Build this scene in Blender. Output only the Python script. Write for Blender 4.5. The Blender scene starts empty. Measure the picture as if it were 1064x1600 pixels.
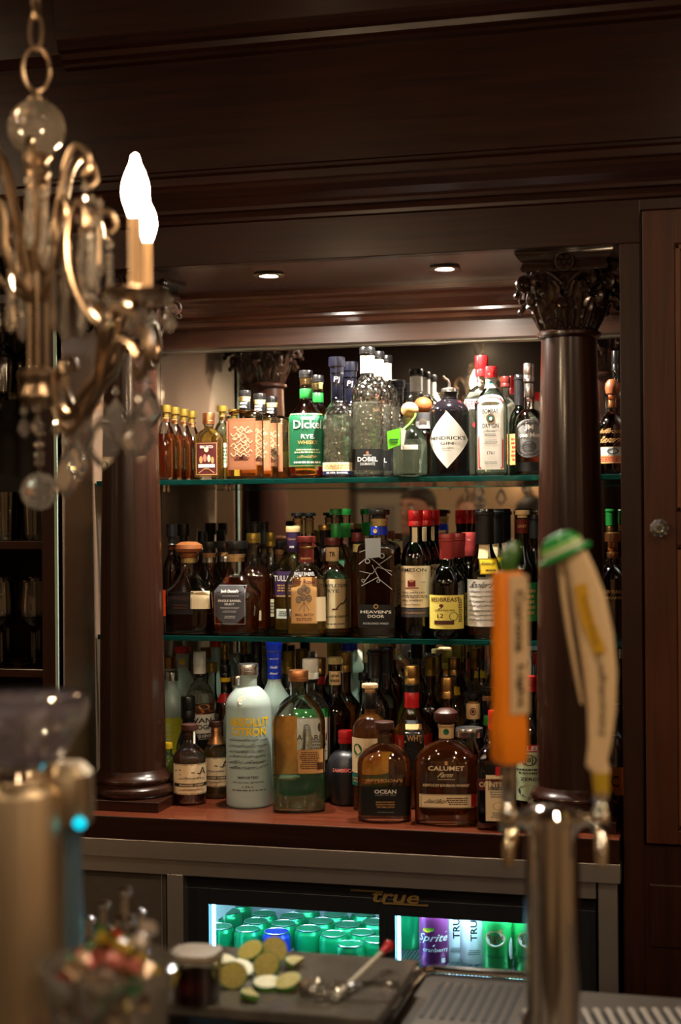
import bpy, math, random
from math import sin, cos, pi, tan, atan2, sqrt
from mathutils import Vector, Matrix
random.seed(7)
S = bpy.context.scene
COL = S.collection
R = math.radians

# ------------------------------------------------------------------ camera
W, H, F = 1064, 1600, 2350.0
YAW, ROLL, CZ = R(14.65), 0.0075, 1.60
cd = bpy.data.cameras.new('camera'); cam = bpy.data.objects.new('camera', cd); COL.objects.link(cam)
cd.sensor_fit = 'VERTICAL'; cd.sensor_height = 36.0; cd.lens = F / H * 36.0
cd.clip_start = 0.05
cam.matrix_world = Matrix.Translation((0, 0, CZ)) @ Matrix.Rotation(YAW, 4, 'Z') @ Matrix.Rotation(pi / 2, 4, 'X') @ Matrix.Rotation(-ROLL, 4, 'Z')
cd.dof.use_dof = True; cd.dof.focus_distance = 3.56; cd.dof.aperture_fstop = 2.6
S.camera = cam

# ------------------------------------------------------------------ world, exposure, light settings
wd = bpy.data.worlds.new('world'); S.world = wd; wd.use_nodes = True
wd.node_tree.nodes['Background'].inputs[0].default_value = (1.0, 0.78, 0.55, 1)
wd.node_tree.nodes['Background'].inputs[1].default_value = 0.02
S.view_settings.view_transform = 'Standard'; S.view_settings.look = 'None'
S.view_settings.gamma = 1.0; S.view_settings.exposure = 0.18
S.view_settings.use_curve_mapping = False
cy = S.cycles
cy.max_bounces = 14; cy.diffuse_bounces = 3; cy.glossy_bounces = 6; cy.transmission_bounces = 10
cy.transparent_max_bounces = 40; cy.sample_clamp_indirect = 6.0; cy.sample_clamp_direct = 0
cy.use_denoising = True; cy.blur_glossy = 0.3
try: cy.denoiser = 'OPENIMAGEDENOISE'
except Exception: pass

DOWN_E, BULB_E, LED_E, ROOM_W = 5000.0, 330.0, 60.0, 19.0

def area_lamp(name, loc, size, power, color, rot=(0, 0, 0)):
    l = bpy.data.lights.new(name, 'AREA'); l.shape = 'DISK'; l.size = size; l.energy = power; l.color = color
    o = bpy.data.objects.new(name, l); COL.objects.link(o); o.location = loc; o.rotation_euler = rot
    return o
# recessed ceiling lamps of the room the photographer stands in
ROOM_LAMPS = [(-1.9, -1.2), (0.6, -1.2), (-2.9, 1.0), (1.5, 0.9)]
for i, (x, y) in enumerate(ROOM_LAMPS):
    area_lamp('room_lamp', (x, y, 2.865), 0.16, ROOM_W, (1.0, 0.72, 0.45))
area_lamp('well_lamp', (0.35, 1.2, 2.865), 0.14, 12.0, (1.0, 0.74, 0.48))

# ------------------------------------------------------------------ projection helpers (pixel + wall distance -> place)
def unroll(px, py=800.0):
    dx, dy = px - 532.0, py - 800.0
    return dx - ROLL * dy, dy + ROLL * dx
def taz(px, py=800.0):
    return tan(math.atan(unroll(px, py)[0] / F) - YAW)
def depth(px, Y, py=800.0):
    return Y * (cos(YAW) - taz(px, py) * sin(YAW))
def at(px, py, Y):
    """world point seen at pixel (px, py) on the plane y = Y"""
    t = taz(px, py); d = Y * (cos(YAW) - t * sin(YAW))
    return Vector((Y * t, Y, CZ - unroll(px, py)[1] * d / F))
def ground(px, py, z):
    d = (CZ - z) * F / unroll(px, py)[1]
    t = taz(px, py); Y = d / (cos(YAW) - t * sin(YAW))
    return Vector((Y * t, Y, z))

# ------------------------------------------------------------------ materials
MC = {}
def new_mat(name):
    m = bpy.data.materials.new(name); m.use_nodes = True
    return m, m.node_tree.nodes, m.node_tree.links, m.node_tree.nodes['Principled BSDF']
def mat(name, col, rough=0.5, metal=0.0, coat=0.0, emit=0.0, spec=0.5, noise=0.0, nscale=40.0, bump=0.0):
    if name in MC: return MC[name]
    m, N, L, b = new_mat(name)
    b.inputs['Base Color'].default_value = (*col, 1); b.inputs['Roughness'].default_value = rough
    b.inputs['Metallic'].default_value = metal; b.inputs['Coat Weight'].default_value = coat
    b.inputs['Coat Roughness'].default_value = 0.08
    b.inputs['Specular IOR Level'].default_value = spec
    if emit:
        b.inputs['Emission Color'].default_value = (*col, 1); b.inputs['Emission Strength'].default_value = emit
    if noise or bump:
        tc = N.new('ShaderNodeTexCoord'); n = N.new('ShaderNodeTexNoise'); n.inputs['Scale'].default_value = nscale
        n.inputs['Detail'].default_value = 4
        L.new(tc.outputs['Object'], n.inputs['Vector'])
        if noise:
            r = N.new('ShaderNodeMix'); r.data_type = 'RGBA'
            r.inputs[6].default_value = (*[c * (1 - noise) for c in col], 1); r.inputs[7].default_value = (*[min(1, c * (1 + noise)) for c in col], 1)
            L.new(n.outputs['Fac'], r.inputs[0]); L.new(r.outputs[2], b.inputs['Base Color'])
        if bump:
            bp = N.new('ShaderNodeBump'); bp.inputs['Strength'].default_value = bump; bp.inputs['Distance'].default_value = 0.003
            L.new(n.outputs['Fac'], bp.inputs['Height']); L.new(bp.outputs['Normal'], b.inputs['Normal'])
    MC[name] = m; return m
def wood(name, dark, light, scale=(1.2, 30, 30), rough=0.28, coat=0.35):
    if name in MC: return MC[name]
    m, N, L, b = new_mat(name)
    tc = N.new('ShaderNodeTexCoord'); mp = N.new('ShaderNodeMapping'); mp.inputs['Scale'].default_value = scale
    n = N.new('ShaderNodeTexNoise'); n.inputs['Scale'].default_value = 3.0; n.inputs['Detail'].default_value = 8; n.inputs['Distortion'].default_value = 0.7
    n2 = N.new('ShaderNodeTexNoise'); n2.inputs['Scale'].default_value = 2.2; n2.inputs['Detail'].default_value = 2
    mx = N.new('ShaderNodeMix'); mx.data_type = 'RGBA'
    mx.inputs[6].default_value = (*dark, 1); mx.inputs[7].default_value = (*light, 1)
    mu = N.new('ShaderNodeMath'); mu.operation = 'MULTIPLY_ADD'; mu.inputs[1].default_value = 0.45
    ra = N.new('ShaderNodeMapRange'); ra.inputs[1].default_value = 0.3; ra.inputs[2].default_value = 0.75
    L.new(tc.outputs['Object'], mp.inputs['Vector']); L.new(mp.outputs['Vector'], n.inputs['Vector'])
    L.new(tc.outputs['Object'], n2.inputs['Vector'])
    L.new(n2.outputs['Fac'], mu.inputs[0]); ad = N.new('ShaderNodeMath'); ad.operation = 'MULTIPLY'; ad.inputs[1].default_value = 0.62
    L.new(n.outputs['Fac'], ad.inputs[0]); L.new(ad.outputs[0], mu.inputs[2])
    L.new(mu.outputs[0], ra.inputs[0]); L.new(ra.outputs[0], mx.inputs[0]); L.new(mx.outputs[2], b.inputs['Base Color'])
    bp = N.new('ShaderNodeBump'); bp.inputs['Strength'].default_value = 0.08; bp.inputs['Distance'].default_value = 0.002
    L.new(n.outputs['Fac'], bp.inputs['Height']); L.new(bp.outputs['Normal'], b.inputs['Normal'])
    b.inputs['Roughness'].default_value = rough; b.inputs['Coat Weight'].default_value = coat; b.inputs['Coat Roughness'].default_value = 0.15; b.inputs['Specular IOR Level'].default_value = .35
    MC[name] = m; return m
def brushed(name, col, rough, scale):
    if name in MC: return MC[name]
    m, N, L, b = new_mat(name)
    b.inputs['Base Color'].default_value = (*col, 1); b.inputs['Metallic'].default_value = 1.0
    tc = N.new('ShaderNodeTexCoord'); mp = N.new('ShaderNodeMapping'); mp.inputs['Scale'].default_value = scale
    n = N.new('ShaderNodeTexNoise'); n.inputs['Scale'].default_value = 20; n.inputs['Detail'].default_value = 5
    ra = N.new('ShaderNodeMapRange'); ra.inputs[3].default_value = rough * 0.8; ra.inputs[4].default_value = rough * 1.3
    L.new(tc.outputs['Object'], mp.inputs['Vector']); L.new(mp.outputs['Vector'], n.inputs['Vector'])
    L.new(n.outputs['Fac'], ra.inputs[0]); L.new(ra.outputs[0], b.inputs['Roughness'])
    bp = N.new('ShaderNodeBump'); bp.inputs['Strength'].default_value = 0.12; bp.inputs['Distance'].default_value = 0.001
    L.new(n.outputs['Fac'], bp.inputs['Height']); L.new(bp.outputs['Normal'], b.inputs['Normal'])
    MC[name] = m; return m
def shell(name, tint, edge=None, rough=0.04, facets=0.0, fscale=60.0, haze=0.0, hazecol=(.6, .6, .6)):
    """thin-walled glass: tinted see-through with Fresnel reflection, darker where the wall is seen edge-on"""
    if name in MC: return MC[name]
    m, N, L, b = new_mat(name); N.remove(b)
    out = N['Material Output']
    edge = edge or tuple(c * 0.35 for c in tint)
    lw = N.new('ShaderNodeLayerWeight'); lw.inputs['Blend'].default_value = 0.35
    pw = N.new('ShaderNodeMath'); pw.operation = 'POWER'; pw.inputs[1].default_value = 2.2
    L.new(lw.outputs['Facing'], pw.inputs[0])
    mc = N.new('ShaderNodeMix'); mc.data_type = 'RGBA'; mc.inputs[6].default_value = (*tint, 1); mc.inputs[7].default_value = (*edge, 1)
    L.new(pw.outputs[0], mc.inputs[0])
    tr = N.new('ShaderNodeBsdfTransparent'); gl = N.new('ShaderNodeBsdfGlossy'); gl.inputs['Roughness'].default_value = rough
    L.new(mc.outputs[2], tr.inputs['Color'])
    fr = N.new('ShaderNodeFresnel'); fr.inputs['IOR'].default_value = 1.55
    ad = N.new('ShaderNodeMath'); ad.operation = 'MULTIPLY_ADD'; ad.inputs[1].default_value = 1.25; ad.inputs[2].default_value = 0.20 if facets else 0.05; ad.use_clamp = True
    L.new(fr.outputs[0], ad.inputs[0])
    if facets:
        tc = N.new('ShaderNodeTexCoord'); v = N.new('ShaderNodeTexVoronoi'); v.inputs['Scale'].default_value = fscale
        bp = N.new('ShaderNodeBump'); bp.inputs['Strength'].default_value = facets; bp.inputs['Distance'].default_value = 0.004
        L.new(tc.outputs['Object'], v.inputs['Vector']); L.new(v.outputs['Distance'], bp.inputs['Height'])
        L.new(bp.outputs['Normal'], gl.inputs['Normal']); L.new(bp.outputs['Normal'], fr.inputs['Normal']); L.new(bp.outputs['Normal'], lw.inputs['Normal'])
    mx = N.new('ShaderNodeMixShader'); L.new(ad.outputs[0], mx.inputs[0]); L.new(tr.outputs[0], mx.inputs[1]); L.new(gl.outputs[0], mx.inputs[2])
    last = mx
    if haze:
        df = N.new('ShaderNodeBsdfDiffuse'); tl = N.new('ShaderNodeBsdfTranslucent')
        for q in (df, tl): q.inputs['Color'].default_value = (*hazecol, 1)
        h0 = N.new('ShaderNodeMixShader'); L.new(df.outputs[0], h0.inputs[1]); L.new(tl.outputs[0], h0.inputs[2])
        last = N.new('ShaderNodeMixShader'); last.inputs[0].default_value = haze
        L.new(mx.outputs[0], last.inputs[1]); L.new(h0.outputs[0], last.inputs[2])
    L.new(last.outputs[0], out.inputs['Surface'])
    MC[name] = m; return m
def refract(name, col, ior=1.45, rough=0.0, body=0.0, bodycol=None):
    """solid transparent stuff (liquid, crystal), with a share of diffuse colour put in for the glow of light"""
    if name in MC: return MC[name]
    m, N, L, b = new_mat(name); out = N['Material Output']
    b.inputs['Base Color'].default_value = (*col, 1); b.inputs['Transmission Weight'].default_value = 1.0
    b.inputs['Roughness'].default_value = rough; b.inputs['IOR'].default_value = ior
    if body:  # diffuse share stands in for light glowing inside clear liquid and crystal
        t = N.new('ShaderNodeBsdfTranslucent'); d = N.new('ShaderNodeBsdfDiffuse'); a = N.new('ShaderNodeMixShader')
        for q in (t, d): q.inputs['Color'].default_value = (*(bodycol or col), 1)
        L.new(t.outputs[0], a.inputs[1]); L.new(d.outputs[0], a.inputs[2])
        mx = N.new('ShaderNodeMixShader'); mx.inputs[0].default_value = body
        L.new(b.outputs[0], mx.inputs[1]); L.new(a.outputs[0], mx.inputs[2]); L.new(mx.outputs[0], out.inputs['Surface'])
    MC[name] = m; return m
def frost(name, col):
    if name in MC: return MC[name]
    m, N, L, b = new_mat(name); out = N['Material Output']; N.remove(b)
    t = N.new('ShaderNodeBsdfTranslucent'); d = N.new('ShaderNodeBsdfDiffuse'); g = N.new('ShaderNodeBsdfGlossy'); p = N.new('ShaderNodeBsdfTransparent')
    g.inputs['Roughness'].default_value = 0.28
    for q in (t, d, p): q.inputs['Color'].default_value = (*col, 1)
    a = N.new('ShaderNodeMixShader'); a.inputs[0].default_value = 0.6; L.new(t.outputs[0], a.inputs[1]); L.new(d.outputs[0], a.inputs[2])
    c = N.new('ShaderNodeMixShader'); c.inputs[0].default_value = 0.18; L.new(a.outputs[0], c.inputs[1]); L.new(p.outputs[0], c.inputs[2])
    fr = N.new('ShaderNodeFresnel'); fr.inputs['IOR'].default_value = 1.5
    mx = N.new('ShaderNodeMixShader'); L.new(fr.outputs[0], mx.inputs[0]); L.new(c.outputs[0], mx.inputs[1]); L.new(g.outputs[0], mx.inputs[2])
    L.new(mx.outputs[0], out.inputs['Surface'])
    MC[name] = m; return m

WD, WL = (0.0065, 0.0017, 0.0011), (0.033, 0.0090, 0.0042)
wood_h = wood('mahogany_horizontal', WD, WL, (1.2, 30, 30), .30, .12)
wood_v = wood('mahogany_vertical', WD, WL, (26, 26, 1.0), .34, .08)
wood_top_lit = wood('mahogany_counter_lit', (0.050, 0.010, 0.005), (0.155, 0.036, 0.015), (1.0, 22, 22), 0.24, 0.3)
wood_col = wood('mahogany_column', (0.012, 0.004, 0.0025), (0.034, 0.0115, 0.006), (20, 20, 0.7), 0.27, 0.3)
capital_m = mat('carved_mahogany', (0.018, 0.008, 0.005), 0.22, coat=0.7, noise=0.4, nscale=60)
mirror_m = mat('mirror_silver', (0.80, 0.78, 0.74), 0.015, 1.0)
jamb_mirror_m = mat('jamb_lacquer_panel', (0.17, 0.11, 0.075), 0.22, coat=0.5, noise=0.1, nscale=4)
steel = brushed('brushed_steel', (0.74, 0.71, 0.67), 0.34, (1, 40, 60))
steel_v = brushed('brushed_steel_upright', (0.62, 0.60, 0.57), 0.38, (60, 40, 1))
chrome = mat('chrome', (0.82, 0.80, 0.77), 0.06, 1.0)
silver = mat('silver_cap', (0.7, 0.7, 0.7), 0.25, 1.0)
gold = mat('gold_foil', (0.62, 0.40, 0.14), 0.30, 1.0)
copper = mat('copper_foil', (0.62, 0.28, 0.12), 0.35, 1.0)
black = mat('black_plastic', (0.008, 0.008, 0.009), 0.28, coat=0.3)
satin_black = mat('satin_black', (0.012, 0.012, 0.014), 0.36)
brass = mat('antique_brass', (0.36, 0.26, 0.17), 0.30, 1.0, noise=0.35, nscale=50)
paper = mat('cream_paper', (0.72, 0.62, 0.42), 0.6)
white = mat('white_paper', (0.82, 0.80, 0.76), 0.55)
ink = mat('black_ink', (0.02, 0.018, 0.016), 0.6)
crystal = refract('lead_crystal', (1, 0.98, 0.95), 1.65, 0.0, 0.07, (0.95, 0.88, 0.78))
shelf_glass = shell('shelf_glass', (0.90, 0.97, 0.94), (0.35, 0.6, 0.52))
shelf_edge = refract('green_shelf_edge', (0.05, 0.40, 0.34), 1.4, 0.15, 0.35, (0.01, 0.13, 0.11))
def C(r, g, b):  # sRGB 0-255 -> linear
    f = lambda c: (c / 255 / 12.92) if c / 255 <= 0.04045 else ((c / 255 + 0.055) / 1.055) ** 2.4
    return (f(r), f(g), f(b))
COLS = dict(red=(190, 25, 28), darkred=(110, 18, 24), green=(20, 96, 62), lime=(110, 225, 30), yellow=(236, 196, 30), gold=(196, 158, 92), blue=(20, 60, 200),
            navy=(16, 22, 66), purple=(66, 40, 86), orange=(226, 120, 24), white=(236, 232, 222), cream=(228, 206, 166), tan=(196, 150, 92), grey=(120, 120, 118),
            silver=(176, 176, 172), dark=(26, 22, 22), black=(12, 12, 12), brown=(74, 40, 22), copper=(156, 100, 70), maroon=(84, 26, 28), slate=(70, 68, 72),
            teal=(28, 110, 100), pink=(210, 120, 110), yellowlabel=(232, 214, 104), leafgreen=(40, 130, 60), ltgreen=(200, 216, 170))
def ic(c):
    """print / paper colour by name"""
    if not isinstance(c, str): return c
    return mat('print_' + c, C(*COLS[c]), 0.5, spec=0.4)

# ------------------------------------------------------------------ mesh builder
class MB:
    def __init__(s): s.v, s.f, s.m, s.sm = [], [], [], []
    def add(s, vs, fs, mi=0, smooth=True):
        o = len(s.v); s.v += [tuple(p) for p in vs]
        for f in fs: s.f.append([i + o for i in f]); s.m.append(mi); s.sm.append(smooth)
        return s
    def box(s, c, h, mi=0, rot=None):
        vs = [Vector((x * h[0], y * h[1], z * h[2])) for x in (-1, 1) for y in (-1, 1) for z in (-1, 1)]
        if rot: vs = [rot @ v for v in vs]
        c = Vector(c)
        return s.add([v + c for v in vs], [(0, 1, 3, 2), (4, 6, 7, 5), (0, 4, 5, 1), (2, 3, 7, 6), (0, 2, 6, 4), (1, 5, 7, 3)], mi, False)
    def bb(s, x0, x1, y0, y1, z0, z1, mi=0):
        return s.box(((x0 + x1) / 2, (y0 + y1) / 2, (z0 + z1) / 2), (abs(x1 - x0) / 2, abs(y1 - y0) / 2, abs(z1 - z0) / 2), mi)
    def lathe(s, prof, seg=24, c=(0, 0, 0), mi=0, close=True, ax=None, smooth=True):
        vs, fs = [], []
        for r, z in prof:
            for k in range(seg):
                a = 2 * pi * k / seg; vs.append(Vector((r * cos(a), r * sin(a), z)))
        for i in range(len(prof) - 1):
            for k in range(seg):
                k2 = (k + 1) % seg
                fs.append((i * seg + k, i * seg + k2, (i + 1) * seg + k2, (i + 1) * seg + k))
        if close:
            if prof[0][0] > 1e-6: fs.append(tuple(range(seg - 1, -1, -1)))
            if prof[-1][0] > 1e-6: fs.append(tuple((len(prof) - 1) * seg + k for k in range(seg)))
        if ax is not None:
            q = Vector((0, 0, 1)).rotation_difference(Vector(ax).normalized()); vs = [q @ v for v in vs]
        c = Vector(c)
        return s.add([v + c for v in vs], fs, mi, smooth)
    def ball(s, c, r, seg=14, mi=0, sc=(1, 1, 1), smooth=True):
        n = max(4, seg // 2); o = Vector(c)
        vs, fs = [], []
        for i in range(n + 1):
            t = pi * i / n
            for k in range(seg):
                a = 2 * pi * k / seg
                vs.append(o + Vector((r * sc[0] * sin(t) * cos(a), r * sc[1] * sin(t) * sin(a), -r * sc[2] * cos(t))))
        for i in range(n):
            for k in range(seg):
                k2 = (k + 1) % seg; fs.append((i * seg + k, i * seg + k2, (i + 1) * seg + k2, (i + 1) * seg + k))
        return s.add(vs, fs, mi, smooth)
    def tube(s, pts, rad, seg=8, mi=0, cap=True):
        pts = [Vector(p) for p in pts]; n = len(pts)
        rs = rad if isinstance(rad, (list, tuple)) else [rad] * n
        vs, fs = [], []; up = None
        for i, p in enumerate(pts):
            d = (pts[min(i + 1, n - 1)] - pts[max(i - 1, 0)]).normalized()
            if up is None:
                up = Vector((0, 0, 1)) if abs(d.z) < 0.9 else Vector((1, 0, 0))
            u = (up - d * up.dot(d)).normalized(); w = d.cross(u); up = u
            for k in range(seg):
                a = 2 * pi * k / seg; vs.append(p + (u * cos(a) + w * sin(a)) * rs[i])
        for i in range(n - 1):
            for k in range(seg):
                k2 = (k + 1) % seg; fs.append((i * seg + k, i * seg + k2, (i + 1) * seg + k2, (i + 1) * seg + k))
        if cap: fs.append(tuple(range(seg - 1, -1, -1))); fs.append(tuple((n - 1) * seg + k for k in range(seg)))
        return s.add(vs, fs, mi)
    def torus(s, c, R1, r, ax=(0, 0, 1), seg=28, ss=8, mi=0, sy=1.0):
        q = Vector((0, 0, 1)).rotation_difference(Vector(ax).normalized()); o = Vector(c)
        vs, fs = [], []
        for i in range(seg):
            a = 2 * pi * i / seg
            for k in range(ss):
                b = 2 * pi * k / ss
                p = Vector(((R1 + r * cos(b)) * cos(a), (R1 * sy + r * cos(b)) * sin(a), r * sin(b))); vs.append(q @ p + o)
        for i in range(seg):
            for k in range(ss):
                i2, k2 = (i + 1) % seg, (k + 1) % ss
                fs.append((i * ss + k, i2 * ss + k, i2 * ss + k2, i * ss + k2))
        return s.add(vs, fs, mi)
    def prism(s, poly, x0, x1, mi=0):
        """profile poly [(y,z)] extruded along x"""
        n = len(poly); vs = [(x0, y, z) for y, z in poly] + [(x1, y, z) for y, z in poly]
        fs = [(i, (i + 1) % n, n + (i + 1) % n, n + i) for i in range(n)] + [tuple(range(n - 1, -1, -1)), tuple(range(n, 2 * n))]
        return s.add(vs, fs, mi, False)
    def sections(s, secs, seg=32, mi=0, cap0=True, cap1=True):
        """secs: (z, a, b, n[, cx, cy]) superellipse rings"""
        vs, fs = [], []
        for sc in secs:
            z, a, b, n = sc[:4]; cx, cyy = (sc[4], sc[5]) if len(sc) > 4 else (0, 0)
            for k in range(seg):
                t = 2 * pi * (k + .5) / seg; ct, st = cos(t), sin(t)
                vs.append((cx + a * math.copysign(abs(ct) ** (2 / n), ct), cyy + b * math.copysign(abs(st) ** (2 / n), st), z))
        for i in range(len(secs) - 1):
            for k in range(seg):
                k2 = (k + 1) % seg; fs.append((i * seg + k, i * seg + k2, (i + 1) * seg + k2, (i + 1) * seg + k))
        if cap0: fs.append(tuple(range(seg - 1, -1, -1)))
        if cap1: fs.append(tuple((len(secs) - 1) * seg + k for k in range(seg)))
        return s.add(vs, fs, mi)
    def obj(s, name, mats, parent=None, loc=(0, 0, 0), rot=(0, 0, 0), autosmooth=0.6, bevel=0.0):
        me = bpy.data.meshes.new(name); me.from_pydata(s.v, [], s.f)
        for m in (mats if isinstance(mats, (list, tuple)) else [mats]): me.materials.append(m)
        me.polygons.foreach_set('material_index', s.m); me.polygons.foreach_set('use_smooth', s.sm)
        if autosmooth and any(s.sm):
            try: me.set_sharp_from_angle(angle=autosmooth)
            except Exception: pass
        o = bpy.data.objects.new(name, me); COL.objects.link(o)
        if parent is not None: o.parent = parent
        o.location = loc; o.rotation_euler = rot
        if bevel:
            b = o.modifiers.new('bevel', 'BEVEL'); b.width = bevel; b.segments = 2; b.limit_method = 'ANGLE'
        return o
def thing(name, label, cat, loc=(0, 0, 0), rotz=0.0, group=None):
    o = bpy.data.objects.new(name, None); COL.objects.link(o); o.empty_display_size = 0.02
    o.location = loc; o.rotation_euler = (0, 0, rotz)
    return tag(o, label, cat, group)
def tag(o, label, cat, group=None, kind=None):
    o['label'] = label; o['category'] = cat
    if group: o['group'] = group
    if kind: o['kind'] = kind
    return o
def struct(o, label=None):
    o['kind'] = 'structure'
    if label: o['label'] = label; o['category'] = o.name.split('_')[0]
    return o
def copy_tree(o, parent=None):
    c = o.copy(); COL.objects.link(c)
    if parent is not None: c.parent = parent
    for ch in [x for x in KIDS.get(o.name, [])]: copy_tree(ch, c)
    return c
KIDS = {}
def index_kids(root):
    def rec(o):
        ks = list(o.children); KIDS[o.name] = ks
        for k in ks: rec(k)
    rec(root)

# ------------------------------------------------------------------ lettering
TC = {}
def text_geo(s, bold=0.0):
    k = (s, bold)
    if k not in TC:
        c = bpy.data.curves.new('t', 'FONT'); c.body = s; c.size = 1; c.resolution_u = 2; c.offset = bold
        o = bpy.data.objects.new('t', c); me = bpy.data.meshes.new_from_object(o)
        vs = [v.co.copy() for v in me.vertices]; fs = [tuple(p.vertices) for p in me.polygons]
        bpy.data.objects.remove(o); bpy.data.meshes.remove(me); bpy.data.curves.remove(c)
        xs = [v.x for v in vs] or [0, 1]; ys = [v.y for v in vs] or [0, 1]
        TC[k] = (vs, fs, min(xs), max(xs), min(ys), max(ys))
    return TC[k]
SHAPES = {
    'rect': lambda u: (-1, 1),
    'diamond': lambda u: (-(1 - abs(u)), 1 - abs(u)),
    'oval': lambda u: (-sqrt(max(0, 1 - u * u)), sqrt(max(0, 1 - u * u))),
    'oct': lambda u: (-min(1, 1 - (abs(u) - .35) * .75 if abs(u) > .35 else 1), min(1, 1 - (abs(u) - .75) * 1.2 if abs(u) > .75 else 1)),
    'arch': lambda u: (-1, 1 - .16 * (1 - sqrt(max(0, 1 - u * u)))),
}
def decal(mapf, hw, hh, color, items, shape='rect', parent=None, name='label', cu=0.0, cv=0.0, glow=None):
    """a flat label of half size (hw, hh) laid on a surface by mapf(u, v, lift); its print becomes a sub-part"""
    nu = 14; nv = 12 if hh > .045 else 4
    fn = SHAPES[shape]; root = parent; lab = None
    if color is not None:
        vs, fs = [], []
        for i in range(nu + 1):
            u = -1 + 2 * i / nu; lo, hi = fn(u)
            for j in range(nv + 1):
                v = lo + (hi - lo) * j / nv; vs.append(mapf(cu + u * hw, cv + v * hh, .0005))
        for i in range(nu):
            for j in range(nv):
                a = i * (nv + 1) + j; fs.append((a, a + nv + 1, a + nv + 2, a + 1))
        lab = MB().add(vs, fs).obj(name, ic(color), parent, autosmooth=0)
        root = lab
    if not items: return lab
    mats, mb = [], MB()
    def mi(c):
        m = ic(c)
        if m not in mats: mats.append(m)
        return mats.index(m)
    def quad(x0, x1, y0, y1, c, lift=.0010, n=8):
        vs, fs = [], []; k = 6 if abs(y1 - y0) > .5 else 1
        for i in range(n + 1):
            u = x0 + (x1 - x0) * i / n
            vs += [mapf(cu + u * hw, cv + (y0 + (y1 - y0) * j / k) * hh, lift) for j in range(k + 1)]
        for i in range(n):
            for j in range(k):
                a = i * (k + 1) + j; fs.append((a, a + k + 1, a + k + 2, a + 1))
        mb.add(vs, fs, mi(c), False)
    for it in items:
        k = it[0]
        if k == 't':
            _, s, cx, cyy, wf, hf, c = it[:7]; sh = it[7] if len(it) > 7 else 0.0; vert = it[8] if len(it) > 8 else 0
            vs, fs, x0, x1, y0, y1 = text_geo(s, 0.034 if c == 'yellow' else 0.008 if sh else 0.018)
            out = []
            for p in vs:
                a = (p.x - (x0 + x1) / 2) / max(1e-6, x1 - x0); b = (p.y - (y0 + y1) / 2) / max(1e-6, y1 - y0)
                a += sh * b * (0.3 if not vert else 0.1)
                if vert: u, v = cx - vert * b * 2 * wf, cyy + vert * a * 2 * hf
                else: u, v = cx + a * 2 * wf, cyy + b * 2 * hf
                out.append(mapf(cu + u * hw, cv + v * hh, .0014))
            mb.add(out, fs, mi(c), False)
        elif k == 'r':
            _, cx, cyy, wf, hf, c = it; quad(cx - wf, cx + wf, cyy - hf, cyy + hf, c)
        elif k == 'o':
            _, cx, cyy, wf, hf, c = it[:6]; lift = it[6] if len(it) > 6 else .0011
            vs = [mapf(cu + (cx + wf * cos(a * pi / 8)) * hw, cv + (cyy + hf * sin(a * pi / 8)) * hh, lift) for a in range(16)]
            mb.add(vs, [tuple(range(16))], mi(c), False)
        elif k == 'ring':
            _, cx, cyy, wf, hf, c, th = it
            vs = []
            for a in range(20):
                for q in (1, 1 - th):
                    vs.append(mapf(cu + (cx + wf * q * cos(a * pi / 10)) * hw, cv + (cyy + hf * q * sin(a * pi / 10)) * hh, .0012))
            mb.add(vs, [(2 * i, 2 * i + 1, (2 * i + 3) % 40, (2 * i + 2) % 40) for i in range(20)], mi(c), False)
        elif k == 'l':
            _, cx, cyy, wf, hf, n, c = it
            rnd = random.Random(int(cx * 100 + cyy * 1000 + n))
            for i in range(n):
                y = cyy + hf - 2 * hf * (i + .5) / n; x = cx - wf * rnd.uniform(.75, 1); xe = cx + wf * rnd.uniform(.8, 1)
                while x < xe:   # words
                    w = rnd.uniform(.06, .2) * wf * 1.2
                    quad(x, min(xe, x + w), y - hf * .28 / n * 2, y + hf * .28 / n * 2, c, n=1); x += w + .05 * wf
        elif k == 'f':
            _, c, th, ins = it; e = 1 - ins; ty = th * hw / hh
            quad(-e, e, e - ty, e, c); quad(-e, e, -e, -e + ty, c)
            quad(-e, -e + th, -e, e, c, n=1); quad(e - th, e, -e, e, c, n=1)
        elif k == 'p':   # free line
            _, pts, th, c = it
            for (xa, ya), (xb, yb) in zip(pts, pts[1:]):
                d = Vector(((xb - xa) * hw, (yb - ya) * hh)); l = d.length or 1; nn = Vector((-d.y, d.x)) / l * th * hw
                P = [mapf(cu + xa * hw + s1 * nn.x, cv + ya * hh + s1 * nn.y, .0012) for s1 in (1, -1)] + [mapf(cu + xb * hw + s1 * nn.x, cv + yb * hh + s1 * nn.y, .0012) for s1 in (-1, 1)]
                mb.add(P, [(0, 1, 2, 3)], mi(c), False)
    o = mb.obj('print', mats, root, autosmooth=0)
    return lab or o

# ================================================================== ROOM SHELL
XL, XR, YB, ZC = -4.4, 2.6, -2.7, 2.88
FACE = 3.17        # plane of the wooden back-bar front
MIR = 3.82         # plane of the mirror
JL, JR = -1.500, -0.226   # jambs of the niche
SOF = CZ + 0.553   # niche soffit
CTZ = CZ - 0.681   # bar counter top
tanwall = mat('tan_wall_paint', (0.36, 0.25, 0.15), 0.7, noise=0.08, nscale=8)
ceil_m = mat('ceiling_paint', (0.05, 0.032, 0.022), 0.8, noise=0.1, nscale=5)
struct(MB().bb(XL, XR, YB, 4.1, -0.05, 0).obj('floor', mat('floor_tile', (0.06, 0.045, 0.035), 0.45, noise=0.3, nscale=6)))
struct(MB().bb(XL, XR, YB, 4.1, ZC, ZC + .05).obj('ceiling', ceil_m))
struct(MB().bb(XL - .05, XL, YB, 4.1, 0, ZC).obj('wall_left', tanwall))
struct(MB().bb(XR, XR + .05, YB, 4.1, 0, ZC).obj('wall_right', tanwall))
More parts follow.
